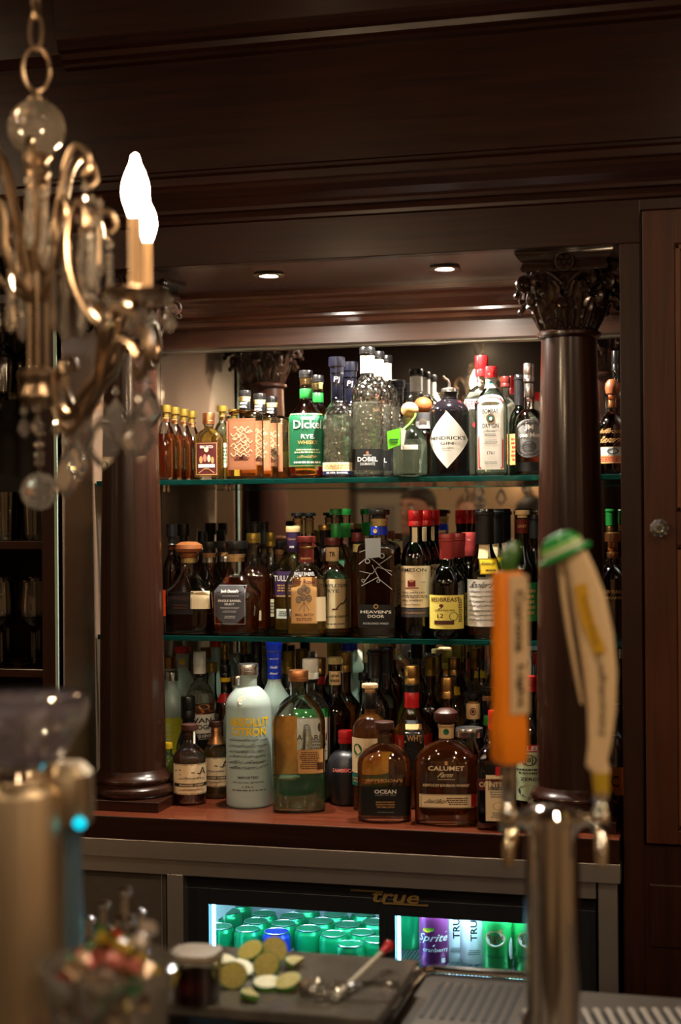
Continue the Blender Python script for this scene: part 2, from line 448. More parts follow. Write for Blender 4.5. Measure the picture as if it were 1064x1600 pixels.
struct(MB().bb(XL, XR, YB - .05, YB, 0, ZC).obj('wall_back', tanwall))
struct(MB().bb(XL, XR, 4.0, 4.05, 0, ZC).obj('wall_front', mat('dark_wall', (0.02, 0.012, 0.008), 0.6)))
# dark timber band high on the back wall, standing in for a distant soffit
struct(MB().bb(XL, XR, YB, YB + .03, CZ + .25, ZC).bb(XL, XR, YB, YB + .055, CZ + .22, CZ + .27).obj('trim_1', wood_h))
# recessed room lamps, each a ring round its lamp
for x, y in ROOM_LAMPS + [(0.35, 1.2)]:
    r = tag(MB().torus((x, y, ZC - .004), .095, .012).obj('ceiling_lamp_ring', silver), 'round recessed lamp ring in the room ceiling behind the viewer', 'ceiling light', 'recessed lamps of the room ceiling')

# --- wood front: lintel, stiles, frieze, crown
def face_part(name, *boxes, m=wood_h, bev=.002):
    b = MB()
    for q in boxes: b.bb(*q)
    return struct(b.obj(name, m, bevel=bev))
DX0 = at(1003, 700, FACE).x
stileL = at(65, 800, FACE).x
lin_top = CZ + .642
face_part('trim_2', (stileL, DX0, FACE, FACE + .03, SOF, lin_top + .01))                      # lintel
face_part('trim_3', (JR, DX0 - .001, FACE - .002, FACE + .03, .02, SOF), m=wood_v)                # right stile
face_part('trim_4', (stileL, JL, FACE - .002, FACE + .03, .02, SOF), m=wood_v)                    # left stile
face_part('wall_upper_panel', (XL, XR, FACE - .03, FACE + .03, lin_top + .09, ZC))
# cornice above the lintel
def molding(name, pts, x0, x1, m=wood_h):
    """pts: outline (forward distance from FACE, z) from top to bottom"""
    poly = [(FACE - f, z) for f, z in pts]
    poly += [(FACE + .02, pts[-1][1]), (FACE + .02, pts[0][1])]
    return struct(MB().prism(poly, x0, x1).obj(name, m))
z0 = lin_top
molding('trim_5', [(.030, z0 + .118), (.040, z0 + .112), (.040, z0 + .104), (.070, z0 + .098), (.078, z0 + .090), (.078, z0 + .074), (.070, z0 + .070),
                   (.066, z0 + .062), (.052, z0 + .048), (.036, z0 + .036), (.030, z0 + .030), (.030, z0 + .022), (.018, z0 + .020), (.010, z0 + .010), (.008, z0 + .003), (0, z0)], stileL - .02, XR)
zt = at(600, 66, FACE - .03).z
molding('trim_6', [(.17, ZC), (.17, ZC - .02), (.14, ZC - .035), (.13, ZC - .06), (.105, ZC - .095), (.085, zt + .052), (.078, zt + .045), (.078, zt + .030), (.062, zt + .026),
                   (.058, zt + .014), (.045, zt + .008), (.045, zt), (.030, zt - .004)], at(98, 95, FACE - .05).x, XR)
molding('trim_7', [(.10, ZC), (.10, ZC - .03), (.07, ZC - .06), (.05, zt + .03), (.04, zt + .02), (.03, zt + .01)], XL, at(98, 95, FACE - .05).x)
# niche: soffit, back mouldings, board over the mirror
struct(MB().bb(JL, JR, FACE + .03, 3.62, SOF, SOF + .02).obj('ceiling_niche_soffit', wood('mahogany_soffit', (0.022, 0.009, 0.006), (0.07, 0.028, 0.016), (1.2, 30, 30), 0.25, 0.5)))
poly = [(3.60, SOF), (3.60, SOF - .010), (3.615, SOF - .013), (3.625, SOF - .020), (3.65, SOF - .026), (3.675, SOF - .038), (3.69, SOF - .046), (3.69, SOF - .053), (3.715, SOF - .056), (3.72, SOF - .066), (3.74, SOF - .070), (3.80, SOF - .070), (3.80, SOF)]
struct(MB().prism(poly, JL, JR).obj('trim_8', wood('mahogany_niche', (0.035, 0.012, 0.007), (0.14, 0.050, 0.026), (1.2, 30, 30), 0.2, 0.5)))
MT = CZ + .437
struct(MB().bb(JL, JR, 3.755, 3.86, MT, SOF - .068).obj('trim_9', wood('mahogany_board', (0.035, 0.013, 0.008), (0.095, 0.038, 0.02), (1.0, 26, 26), 0.38, 0.1)))
struct(MB().bb(JL, JR, 3.806, 3.816, MT - .004, MT + .001).obj('trim_10', mat('polished_glass_edge', (0.75, 0.8, 0.74), 0.15, 0.6)))
tag(MB().bb(JL, JR, MIR, MIR + .01, CTZ - .02, MT + .03).obj('niche_mirror', mirror_m), 'large wall mirror behind the bottle shelves, filling the niche', 'mirror')
t = thing('side_panel_glazed', 'narrow glossy taupe side panel with green glass edge, behind the chandelier-side column', 'panel', (JL, 3.5, 0))
MB().bb(-.004, 0, -.33, .318, CTZ, SOF).obj('pane', jamb_mirror_m, t)
MB().bb(-.004, .003, -.336, -.331, CTZ, SOF).obj('glass_edge', mat('pale_glass_edge', (0.42, 0.55, 0.45), 0.2, 0.3), t)
struct(MB().bb(JL - .03, JL - .005, FACE + .03, MIR, 0.02, SOF).obj('wall_niche_left', wood_v))
struct(MB().bb(JR, JR + .03, FACE + .03, MIR, 0.02, SOF).obj('wall_niche_right', wood_v))
# left return side behind: lines of the jamb mirror joints
# --- door on the right
X0 = DX0 + .004; X1 = X0 + .46
dz0, dz1 = at(1012, 1316, FACE).z, at(1003, 331, FACE).z
door = MB()
pxl = at(1056, 700, FACE).x; pz = [(at(1058, 1296, FACE).z, at(1056, 852, FACE).z), (at(1056, 800, FACE).z, at(1056, 382, FACE).z)]
door.bb(X0, pxl, FACE - .012, FACE + .008, dz0, dz1).bb(X1 - .09, X1, FACE - .012, FACE + .008, dz0, dz1)
door.bb(pxl, X1 - .09, FACE - .012, FACE + .008, pz[1][1], dz1).bb(pxl, X1 - .09, FACE - .012, FACE + .008, pz[0][1], pz[1][0]).bb(pxl, X1 - .09, FACE - .012, FACE + .008, dz0, pz[0][0])
wood_door = wood('mahogany_door', (0.018, 0.005, 0.0025), (0.085, 0.023, 0.009), (22, 22, .9), 0.36, 0.1)
do = struct(door.obj('door_1', wood_door, bevel=.002))
for a, b in pz:
    MB().bb(pxl, X1 - .09, FACE, FACE + .006, a, b).obj('panel', wood_door, do)
    m = MB()
    for q in ((pxl, pxl + .012, a, b), (X1 - .102, X1 - .09, a, b), (pxl, X1 - .09, a, a + .012), (pxl, X1 - .09, b - .012, b)):
        m.bb(q[0], q[1], FACE - .008, FACE + .002, q[2], q[3])
    m.obj('panel_molding', wood('mahogany_molding', (0.06, 0.024, 0.012), (0.16, 0.065, 0.03), (22, 22, .9), 0.3, .3), do, bevel=.003)
kp = at(1030, 825, FACE - .03)
kb = MB().lathe([(.0, -.028), (.010, -.028), (.016, -.020), (.019, -.010), (.014, 0), (.006, .004)], 9, ax=(0, 1, 0), smooth=False)
kn = kb.obj('door_knob', crystal, do, loc=(kp.x, FACE - .024, kp.z))
MB().lathe([(.016, -.002), (.018, 0), (.008, .003), (.007, .012)], 16, ax=(0, 1, 0)).obj('knob_rose', brass, kn, loc=(0, .006, 0))
struct(MB().bb(DX0 - .002, XR, FACE - .001, FACE + .03, 0, dz0 - .006).bb(DX0, XR, FACE - .001, FACE + .03, dz1 + .004, lin_top).bb(DX0, X0 - .003, FACE, FACE + .03, dz0, dz1).bb(X1 + .003, XR, FACE, FACE + .03, dz0, dz1).obj('wall_right_casing', wood_v, bevel=.0015))
lp0, lp1 = at(1015, 1380, FACE), at(1017, 1478, FACE)
struct(MB().bb(lp0.x, XR - .5, FACE - .006, FACE, lp1.z, lp0.z).obj('trim_11', wood_v, bevel=.003))

# ================================================================== COLUMNS
def spiral(c, ux, uz, r0, turns, n=26):
    P = []
    for i in range(n):
        t = i / (n - 1); a = turns * 2 * pi * t; r = r0 * (1 - .86 * t)
        P.append(Vector(c) + ux * (r * cos(a)) + uz * (r * sin(a)))
    return P
def leaf_mb(h, w, curl, r0, r1):
    """acanthus leaf hugging the bell from radius r0 to r1, tip curling out by curl; local frame: +x outward"""
    mb = MB(); n, m = 12, 9
    vs, fs = [], []
    for i in range(n + 1):
        t = i / n
        env = w * (0.62 + .38 * sin(pi * min(1, t * 1.1))) * (1 if t < .8 else max(.25, (1 - (t - .8) / .27)))
        lobe = 1 + .20 * abs(sin(t * pi * 4.5))
        if t < .72: cx, cz = r0 + (r1 - r0) * t + .012 * sin(t * 2), h * t
        else:
            a = (t - .72) / .28 * pi * 1.05
            cx = r0 + (r1 - r0) * .72 + .012 + curl * (1 - cos(a)) * .9 ; cz = h * .72 + curl * sin(a) * 1.25
        for j in range(m + 1):
            s = -1 + 2 * j / m
            y = s * env * .5 * lobe
            ridge = .0035 * cos(s * pi * 2.5) - .008 * s * s
            vs.append((cx + ridge, y, cz))
    for i in range(n):
        for j in range(m):
            a = i * (m + 1) + j; fs.append((a, a + 1, a + m + 2, a + m + 1))
    mb.add(vs, fs)
    mb.ball((vs[-5][0] - .002, 0, vs[-5][2]), .007, 8, sc=(1, 1.8, 1))
    return mb
def column(x, label):
    cyy = 3.30
    t = thing('column', label, 'column', (x, cyy, CTZ), group='carved columns of the back bar')
    zb = CTZ
    def z(v): return CZ + v - zb
    MB().bb(-.102, .102, -.10, .10, 0, .024).obj('plinth', wood_h, t, bevel=.002)
    MB().lathe([(.093, .0241), (.097, .029), (.099, .036), (.097, .044), (.091, .049), (.086, .051), (.086, .054), (.090, .057), (.092, .063), (.089, .069), (.084, .072), (.079, .080), (.0765, .084)], 64).obj('base', wood_col, t)
    prof = []
    for i in range(17):
        f = i / 16; r = .0765 - .0165 * f ** 1.7; prof.append((r, .0841 + (z(.372) - .0841) * f))
    MB().lathe(prof, 64).obj('shaft', wood_col, t)
    zn = z(.3721)
    MB().lathe([(.0605, zn), (.066, zn + .003), (.070, zn + .007), (.070, zn + .013), (.065, zn + .016), (.060, zn + .018)], 48).obj('neck_ring', wood_col, t)
    cb = zn + .0182; ch = SOF - zb - cb - .001
    MB().lathe([(.056, cb), (.055, cb + ch * .3), (.060, cb + ch * .6), (.078, cb + ch * .78), (.084, cb + ch * .80)], 32).obj('bell', capital_m, t)
    # abacus: concave-sided square slab in three steps
    ab = MB(); secs = []
    def ring(k, zz):
        P = []
        for q in range(4):
            a0 = pi / 4 + q * pi / 2
            p0 = Vector((cos(a0), sin(a0))) * k * 1.30; p1 = Vector((cos(a0 + pi / 2), sin(a0 + pi / 2))) * k * 1.30
            mid = (p0 + p1) / 2
            for s in range(8):
                f = s / 8; p = p0.lerp(p1, f); p -= mid.normalized() * .030 * k / .1 * sin(pi * f) * .5
                P.append((p.x, p.y, zz))
        return P
    top = SOF - zb - .0005
    lv = [(.098, top - .042), (.101, top - .036), (.098, top - .028), (.095, top - .024), (.104, top - .018), (.110, top - .010), (.113, top - .004), (.113, top)]
    vs = []; 
    for k, zz in lv: vs += ring(k, zz)
    fs = [(i * 32 + k, i * 32 + (k + 1) % 32, (i + 1) * 32 + (k + 1) % 32, (i + 1) * 32 + k) for i in range(len(lv) - 1) for k in range(32)]
    fs += [tuple(range(31, -1, -1)), tuple(len(vs) - 32 + k for k in range(32))]
    ab.add(vs, fs).obj('abacus', capital_m, t, autosmooth=.35)
    for q in range(4):    # rosette in the middle of every side
        a = q * pi / 2; c = Vector((cos(a), sin(a), 0)) * .086 + Vector((0, 0, top - .023))
        r = MB().ball(c, .007, 8)
        for k in range(6):
            b = k * pi / 3; tt = Vector((-sin(a), cos(a), 0)) * cos(b) + Vector((0, 0, 1)) * sin(b)
            r.ball(c + tt * .0125, .0075, 8)
        r.torus(c, .019, .003, (cos(a), sin(a), 0), 20, 6)
        r.obj('rosette', capital_m, t)
    L1 = leaf_mb(ch * .40, .044, .013, .061, .074).obj('leaf', capital_m, t)
    L2 = leaf_mb(ch * .66, .048, .016, .062, .082).obj('leaf', capital_m, t)
    for src, off in ((L1, 0), (L2, pi / 8)):
        for k in range(8):
            o = src if k == 0 else src.copy()
            if k: COL.objects.link(o); o.parent = t
            o.location = (0, 0, cb + .001); o.rotation_euler = (0, 0, off + k * pi / 4)
    for q in range(4):    # corner volutes, two per corner
        a = pi / 4 + q * pi / 2; out = Vector((cos(a), sin(a), 0))
        for sgn in (-1, 1):
            b = a + sgn * .22; o2 = Vector((cos(b), sin(b), 0))
            c = o2 * .106 + Vector((0, 0, top - .066))
            P = [o2.lerp(Vector((cos(a + sgn * .75), sin(a + sgn * .75), 0)), 1 - f) * (.070 + .036 * f) + Vector((0, 0, cb + ch * (.50 + .28 * f ** .7))) for f in (0, .25, .5, .75)]
            P += spiral(c, o2 * -1, Vector((0, 0, 1)), .019, 1.7)[3:]
            n = len(P); MB().tube(P, [.0045 + .0015 * sin(pi * i / n) for i in range(n)], 6).obj('volute', capital_m, t)
        MB().ball(out * .104 + Vector((0, 0, top - .10)), .011, 8, sc=(1, 1, 1.5)).obj('volute_bud', capital_m, t)
    beads = MB()
    for k in range(40):
        a = 2 * pi * k / 40
        beads.ball((.0845 * cos(a), .0845 * sin(a), cb + ch * .79), .0045, 6)
        rr = random.Random(k)
        for q in range(4):
            rz = rr.uniform(.1, .72) * ch; beads.ball(((.066 + rz * .12) * cos(a + q), (.066 + rz * .12) * sin(a + q), cb + rz), rr.uniform(.003, .0065), 6)
    o = beads.obj('carved_beading', capital_m, t); o['kind'] = 'stuff'
    return t
column(at(205, 800, 3.30).x, 'dark turned wooden column with leafy carved capital, beside the glassware cabinet')
column(at(891, 800, 3.30).x, 'dark turned wooden column with leafy carved capital, beside the door with the crystal knob')

# ================================================================== COUNTER, SHELVES, DOWNLIGHTS
CF = 3.15
ct = tag(MB().bb(stileL + .01, at(968, 1330, 3.15).x, CF, MIR - .002, CTZ - .053, CTZ).obj('bar_counter', wood_top_lit, bevel=.0025), 'polished reddish mahogany counter carrying the lowest row of bottles', 'counter')
ct.data.materials.append(wood_h)
for pl in ct.data.polygons:
    if pl.normal.z < .5: pl.material_index = 1  # darker wood on the sides paints in that only the top is lit
SH = {}
for nm, zt_, lb in (('top', CZ + .079, 'upper green-edged glass shelf, carrying the clear gin and tequila bottles'), ('mid', CZ - .293, 'lower green-edged glass shelf, carrying the whiskey bottles')):
    t = thing('glass_shelf', lb, 'shelf', (0, 0, zt_))
    SH[nm] = zt_
    MB().bb(JL + .005, JR - .001, 3.384, MIR - .003, -.010, 0).obj('shelf_pane', shelf_glass, t)
    MB().bb(JL + .005, JR - .001, 3.3795, 3.3838, -.0115, .0002).obj('shelf_front_edge', shelf_edge, t, bevel=.001)
    for x in (JL + .012, (JL + JR) / 2 - .45, (JL + JR) / 2 + .45, JR - .012):
        MB().lathe([(.005, -.021), (.006, -.012), (.006, -.0105)], 10, (x, MIR - .014, 0)).obj('support_pin', chrome, t)
SH['bar'] = CTZ
for i, (px, py, side) in enumerate(((420, 428, 'beside the chandelier candles'), (695, 417, 'nearer the carved capital by the door'))):
    p = ground(px, py, SOF)
    t = thing('downlight', 'small round recessed downlight in the niche soffit, ' + side, 'ceiling light', (p.x, p.y, SOF))
    MB().lathe([(.020, -.001), (.034, -.001), (.036, -.0035), (.034, -.006), (.022, -.006), (.020, -.001)], 32, close=False).obj('trim_ring', mat('bronze_ring', (.25, .2, .15), .3, 1), t)
    me = mat('downlight_lens', (1.0, 0.90, 0.76), 0.4, emit=DOWN_E)
    MB().lathe([(.0195, -.0022), (.0001, -.0022)], 24, close=False).obj('lens', me, t)
    MB().lathe([(.020, -.0002), (.0205, -.001)], 24).obj('lamp_cup', chrome, t)
# third lamp further along the soffit, hidden by the column by the door

# ================================================================== LEFT GLASSWARE CABINET
t = thing('glassware_cabinet', 'dark open wooden cabinet holding rows of clear stemware, beyond the column by the chandelier', 'cabinet', (0, 0, 0))
cx0 = stileL - .62
MB().bb(cx0, stileL, 3.70, 3.72, .9, 2.3).obj('back_panel', wood('cabinet_dark', (0.006, 0.003, 0.002), (0.02, 0.009, 0.005), (26, 26, 1), .5, .1), t)
MB().bb(stileL - .012, stileL - .002, 3.20, 3.70, .9, 2.3).obj('side_panel', wood_v, t)
MB().bb(cx0, cx0 + .02, 3.20, 3.70, .9, 2.3).obj('side_panel', wood_v, t)
GS = []
for y_ in (845, 1045):
    z = at(40, y_, 3.21).z; GS.append(z)
    MB().bb(cx0 + .02, stileL - .013, 3.205, 3.699, z - .020, z).obj('shelf_board', wood_h, t, bevel=.002)
z = at(40, 560, 3.3).z + .12
MB().bb(cx0 + .02, stileL - .013, 3.205, 3.699, z, z + .02).obj('shelf_board', wood_h, t)
MB().bb(cx0, stileL - .002, 3.18, 3.20, 2.20, lin_top + .02).obj('header', wood_h, t)
clear_thin = shell('thin_clear_glass', (.93, .93, .91), (.50, .49, .45))
def tumbler(h, r):
    return MB().lathe([(r * .8, 0), (r * .85, .012), (r, h), (r - .0015, h), (r * .82, .014), (.0001, .012)], 20)
def goblet(h, r):
    return MB().lathe([(r * .85, 0), (r * .8, .003), (.004, .008), (.0035, h * .40), (r * .5, h * .46), (r * .95, h * .58), (r, h * .72), (r * .82, h), (r * .80, h), (r * .93, h * .6), (.0001, h * .47)], 20)
gm = None; k = 0
for row in range(4):
    for i in range(7):
        x = stileL - .05 - i * .082 + (.03 if row % 2 else 0) - .01; y = 3.26 + row * .095
        if x < cx0 + .06 or x > stileL - .045: continue
        o = tumbler(.115, .033).obj('tumbler', clear_thin, loc=(x, y, GS[0])) if gm is None else gm.copy()
        if gm is not None: COL.objects.link(o); o.location = (x, y, GS[0])
        gm = gm or o
        tag(o, 'clear tall tumbler among the crowded glasses on the upper cabinet shelf', 'glass', 'tumblers on the upper cabinet shelf')
gm = None
for row in range(4):
    for i in range(7):
        x = stileL - .055 - i * .085 + (.03 if row % 2 else 0) - .01; y = 3.26 + row * .10
        if x < cx0 + .06 or x > stileL - .045: continue
        o = goblet(.20, .036).obj('wine_glass', clear_thin, loc=(x, y, GS[1])) if gm is None else gm.copy()
        if gm is not None: COL.objects.link(o); o.location = (x, y, GS[1])
        gm = gm or o
        tag(o, 'clear stemmed wine glass among those on the lower cabinet shelf', 'glass', 'wine glasses on the lower cabinet shelf')
gm = None
for row in range(3):   # goblets hanging under the top board
    for i in range(6):
        x = stileL - .06 - i * .09; y = 3.28 + row * .12
        o = goblet(.20, .034).obj('hanging_goblet', clear_thin) if gm is None else gm.copy()
        if gm is not None: COL.objects.link(o)
        gm = gm or o; o.location = (x, y, z - .0); o.rotation_euler = (pi, 0, 0)
        tag(o, 'clear stemmed goblet hanging upside down under the top cabinet board', 'glass', 'goblets hanging in the cabinet')
struct(MB().bb(XL, cx0 - .001, FACE, FACE + .03, 0, lin_top + .1).bb(cx0, stileL, FACE, FACE + .03, 0, .9).bb(cx0, stileL, FACE, FACE + .02, 2.2, lin_top + .1).obj('wall_left_casing', wood_v))

# ================================================================== BOTTLES
G = dict(clear=shell('clear_glass', (.96, .97, .94), (.42, .45, .40)), green=shell('green_glass', (.05, .26, .09), (.01, .07, .02)), darkgreen=shell('dark_green_glass', (.05, .17, .07), (.01, .045, .02)),
         brown=shell('brown_glass', (.50, .20, .06), (.14, .045, .012)), black=mat('black_glass', (.006, .005, .007), .08, coat=.6), frost=frost('frosted_glass', (.68, .83, .79)),
         aqua=shell('aqua_glass', (.80, .92, .86), (.20, .36, .30)), cut=shell('cut_glass', (.97, .97, .94), (.5, .5, .46), rough=.05, facets=1.0, fscale=85), satin=mat('satin_black_glass', (.012, .012, .016), .38, coat=.2),
         amberg=shell('amber_glass', (.70, .34, .10), (.25, .09, .02)))
LQ = dict(amber=refract('amber_liquid', (.95, .52, .10), 1.34, 0, .11, (.62, .20, .025)), gold=refract('golden_liquid', (.97, .78, .26), 1.34, 0, .16, (.74, .46, .08)), red=refract('red_amber_liquid', (.85, .28, .05), 1.34, 0, .12, (.42, .085, .012)),
          dark=refract('dark_brown_liquid', (.36, .10, .03), 1.34, 0, .10, (.16, .04, .012)), water=refract('clear_liquid', (.98, 1, .98), 1.33, 0, .20, (.92, .94, .85)), yellow=refract('yellow_liquid', (.80, .85, .12), 1.34, 0, .45, (.70, .75, .08)),
          greenl=refract('pale_green_liquid', (.45, .85, .62), 1.34, 0, .25, (.3, .62, .42)), orange=refract('orange_liquid', (.97, .55, .08), 1.34, 0, .18, (.72, .26, .03)))
base_glass = refract('thick_glass_base', (.95, .97, .93), 1.48)
CAPM = dict(black=black, gold=gold, silver=silver, copper=copper, red=mat('red_cap', C(176, 20, 24), .3, coat=.3), white=mat('white_cap', C(225, 222, 214), .35), blue=mat('blue_cap', C(14, 50, 190), .25, coat=.5),
            navy=mat('navy_cap', (.0025, .003, .010), .3), green=mat('green_cap', C(30, 120, 50), .35), cork=mat('cork', C(196, 140, 90), .8, noise=.25, nscale=200), wood=mat('wooden_stopper', C(150, 84, 44), .45, noise=.3, nscale=120),
            darkwood=mat('dark_stopper', C(62, 32, 24), .4, noise=.2, nscale=120), yellow=mat('yellow_cap', C(236, 190, 40), .35), brass=mat('olive_brass_cap', C(150, 124, 52), .35, .7), cream=mat('cream_cap', C(226, 190, 140), .5), purple=mat('purple_sleeve', C(58, 34, 80), .5),
            pinkwax=mat('pink_red_wax', C(176, 62, 62), .35, coat=.3), maroon=mat('maroon_cap', C(96, 30, 26), .35), net=mat('grey_net', C(70, 70, 72), .6, noise=.6, nscale=300), tanw=mat('tan_strip', C(214, 190, 130), .6), lilac=mat('label_white', C(165, 160, 154), .6))
def body_secs(a, b, n, h, hb, zn, rn, sh, inset=0.0, z0=0.0):
    """rings of the outside: body to hb, shoulder to zn, neck of radius rn"""
    A, B = a - inset, b - inset; out = []
    if z0 == 0: out += [(0, A * .88, B * .88, n), (.0015, A * .95, B * .95, n), (.006, A, B, n)]
    else: out += [(z0, A * .96, B * .96, n), (z0 + .004, A, B, n)]
    for i in range(1, 5): out.append((.006 + (hb - .006) * i / 4, A, B, n))
    r = rn - inset * .7
    N = 10
    for i in range(1, N + 1):
        t = i / N
        if sh == 'round': w = cos(t * pi / 2) ** .75
        elif sh == 'square': w = max(0, 1 - t ** 3.2)
        elif sh == 'slope': w = .5 + .5 * cos(t * pi)
        elif sh == 'cone': w = 1 - t * (.75 + .25 * t)
        elif sh == 'bell': w = (1 - t) ** 1.5 * .8 + .2 * (1 - t)
        elif sh == 'ball': w = sqrt(max(0, 1 - t * t))
        nn = n + (2 - n) * t
        out.append((hb + (zn - hb) * t, r + (A - r) * w, r + (B - r) * w, nn))
    return out
def sec_at(secs, z):
    for p, q in zip(secs, secs[1:]):
        if p[0] <= z <= q[0]:
            f = (z - p[0]) / max(1e-9, q[0] - p[0]); return [p[i] + (q[i] - p[i]) * f for i in range(4)]
    return list((secs[0] if z < secs[0][0] else secs[-1])[:4])
def surf(secs, yaw=0.0):
    def f(u, v, lift):
        z, a, b, n = sec_at(secs, v)
        z = v
        if n < 2.5:
            an = u / max(a, 1e-4) + yaw
            return ((a + lift) * sin(an), -(b + lift) * cos(an), z)
        x = max(-.995 * a, min(.995 * a, u)); q = b * (1 - abs(x / a) ** n) ** (1 / n)
        return (x, -(q + lift), z)
    return f
NB = [0]
def bottle(label, px, top, w, Y, sh, glass='clear', liq='amber', level=.75, n=2.0, d=None, hb=.55, zn=.72, rn=.20, should='round', cap=('screw', 'black', .12, 1.0), neck=None, labels=(), rot=0.0, group=None, name='bottle', base=True, bulge=None, extra=None, baseY=None):
    NB[0] += 1
    p = at(px, top, Y); z0 = SH[sh]; h = p.z - z0; dp = depth(px, Y)
    a = w * dp / F / 2; b = a if d is None else a * d
    if n <= 3.3: rot += .85 * math.atan2(-p.x, Y)
    t = thing(name, label, 'bottle', (p.x, Y, z0), rot, group)
    ckind, ccol, cf, cr = cap
    rnk = a * rn if rn < 1 else rn * .001
    zcap = h * (1 - cf) if ckind != 'pour' else h * (1 - cf)
    secs = body_secs(a, b, n, h, h * hb, h * zn, rnk, should)
    if bulge:   # flare the body: (factor at foot, factor at shoulder)
        secs = [(s[0], s[1] * (bulge[0] + (bulge[1] - bulge[0]) * min(1, s[0] / (h * hb))) if s[0] <= h * hb else s[1] * (1 + (bulge[1] - 1) * max(0, 1 - (s[0] - h * hb) / (h * (zn - hb)))), s[2], s[3]) for s in secs]
    top_z = zcap
    shell_secs = secs + [(h * zn + (top_z - h * zn) * .5, rnk * .97, rnk * .97, 2), (top_z - .004, rnk, rnk, 2), (top_z - .0035, rnk * 1.12, rnk * 1.12, 2), (top_z + .0005, rnk * 1.12, rnk * 1.12, 2)]
    seg = 36 if n > 2.4 else 28
    MB().sections(shell_secs, seg, cap1=False).obj('glass', G[glass], t, autosmooth=.9)
    if liq and glass not in ('black', 'frost', 'satin'):
        th = .0022; zb = .009 if base else .004
        ins = body_secs(a, b, n, h, h * hb, h * zn, rnk, should, th, zb)
        if bulge:
            ins = [(s[0], s[1] * (bulge[0] + (bulge[1] - bulge[0]) * min(1, s[0] / (h * hb))) if s[0] <= h * hb else s[1], s[2], s[3]) for s in ins]
        zl = h * level
        lo = [s for s in ins if s[0] < zl - .001]; e = sec_at(ins, zl); lo.append((zl, e[1], e[2], e[3]))
        if zl > h * zn: lo.append((zl, rnk - th * .7, rnk - th * .7, 2)); lo.pop(-2)
        MB().sections(lo, seg).obj('liquid', LQ[liq], t, autosmooth=.9)
        if base:
            MB().sections([(.0012, a * .86, b * .86, n), (.003, a * .93, b * .93, n), (.0085, a * .93, b * .93, n)], seg).obj('glass_base', base_glass, t)
    cm = CAPM[ccol]; rc = rnk * 1.14 * cr; m = MB()
    if ckind == 'screw':
        zz = zcap; m.lathe([(rc, zz), (rc, zz + (h - zz) * .30), (rc * .96, zz + (h - zz) * .33), (rc, zz + (h - zz) * .36), (rc, h - .003), (rc * .93, h), (.0001, h)], 20)
    elif ckind == 'stop':    # wide stopper on a cork
        m.lathe([(rnk * .85, zcap), (rnk * .85, zcap + (h - zcap) * .38), (rc * 1.0, zcap + (h - zcap) * .40), (rc * 1.03, zcap + (h - zcap) * .7), (rc, h - .001), (rc * .92, h), (.0001, h)], 20)
    elif ckind == 'ball':
        m.ball((0, 0, h - rc * .9), rc, 16, sc=(1, 1, .9))
    elif ckind == 'mush':
        hh = h - zcap; m.lathe([(rnk * .9, zcap), (rnk * .9, zcap + hh * .15), (rc * .9, zcap + hh * .2), (rc * 1.05, zcap + hh * .45), (rc * .98, zcap + hh * .75), (rc * .6, zcap + hh * .96), (.0001, h)], 20)
    elif ckind == 'wax':
        hh = h - zcap; m.lathe([(rc * 1.02, zcap - .004), (rc * 1.0, zcap + hh * .8), (rc * 1.12, zcap + hh * .82), (rc * 1.12, zcap + hh * .9), (rc, zcap + hh * .93), (rc * .95, h), (.0001, h)], 20)
    elif ckind == 'pour':
        m.lathe([(rnk * 1.2, zcap), (rnk * 1.25, zcap + .004), (rnk * 1.2, zcap + .010), (.004, zcap + .013)], 18)
        m.tube([(0, 0, zcap + .010), (0, 0, zcap + .022), (-.003, -.001, zcap + .030), (-.009, -.002, h - .006), (-.014, -.003, h)], [.0045, .0035, .003, .0028, .0026], 8)
    m.obj('cap' if ckind in ('screw', 'wax') else ('pour_spout' if ckind == 'pour' else 'stopper'), cm, t)
    if ckind in ('stop', 'mush'):
        MB().lathe([(rnk * .84, zcap - .012), (rnk * .84, zcap - .001)], 14).obj('cork', CAPM['cork'], t)
    for nk in (neck or []):
        c, f0, f1 = nk[:3]; k = nk[3] if len(nk) > 3 else 1.06
        zz0, zz1 = h * f0, h * f1; r0 = max(sec_at(shell_secs, zz0)[1], rnk) * k; r1 = max(sec_at(shell_secs, zz1)[1], rnk * .98) * k
        zm = (zz0 + zz1) / 2; rm = max(sec_at(shell_secs, zm)[1], rnk * .98) * k
        nm = MB().lathe([(r0 * .98, zz0), (r0, zz0 + .0005), (rm, zm), (r1, zz1 - .0005), (r1 * .98, zz1)], 20, close=False).obj('neck_band', CAPM[c] if c in CAPM else ic(c), t)
        if len(nk) > 4:
            rr = [(zz0 - .01, r0, r0, 2), (zm, rm, rm, 2), (zz1 + .01, r1, r1, 2)]
            decal(surf(rr), r0 * .9, (zz1 - zz0) / 2, None, nk[4], parent=nm, cv=zm)
    for lb in labels:
        c, wf, f0, f1, items = lb[:5]; o = lb[5] if len(lb) > 5 else {}
        aa = a * (bulge[1] if bulge else 1)
        if n < 2.5 and wf >= 1: items = [(('t', i_[1], i_[2] * .78, i_[3], i_[4] * .78) + tuple(i_[5:])) if i_[0] == 't' else i_ for i_ in items]
        hw = aa * wf if n > 2.4 else min(a * wf * 1.25, a * 1.45)
        if n < 2.5 and wf <= 1: hw = a * math.asin(min(1, wf))
        decal(surf(shell_secs, o.get('yaw', 0.0)), hw, h * (f1 - f0) / 2, c, items, o.get('shape', 'rect'), t, cv=h * (f0 + f1) / 2, cu=o.get('cu', 0) * a)
    if extra: extra(t, a, b, h)
    return t
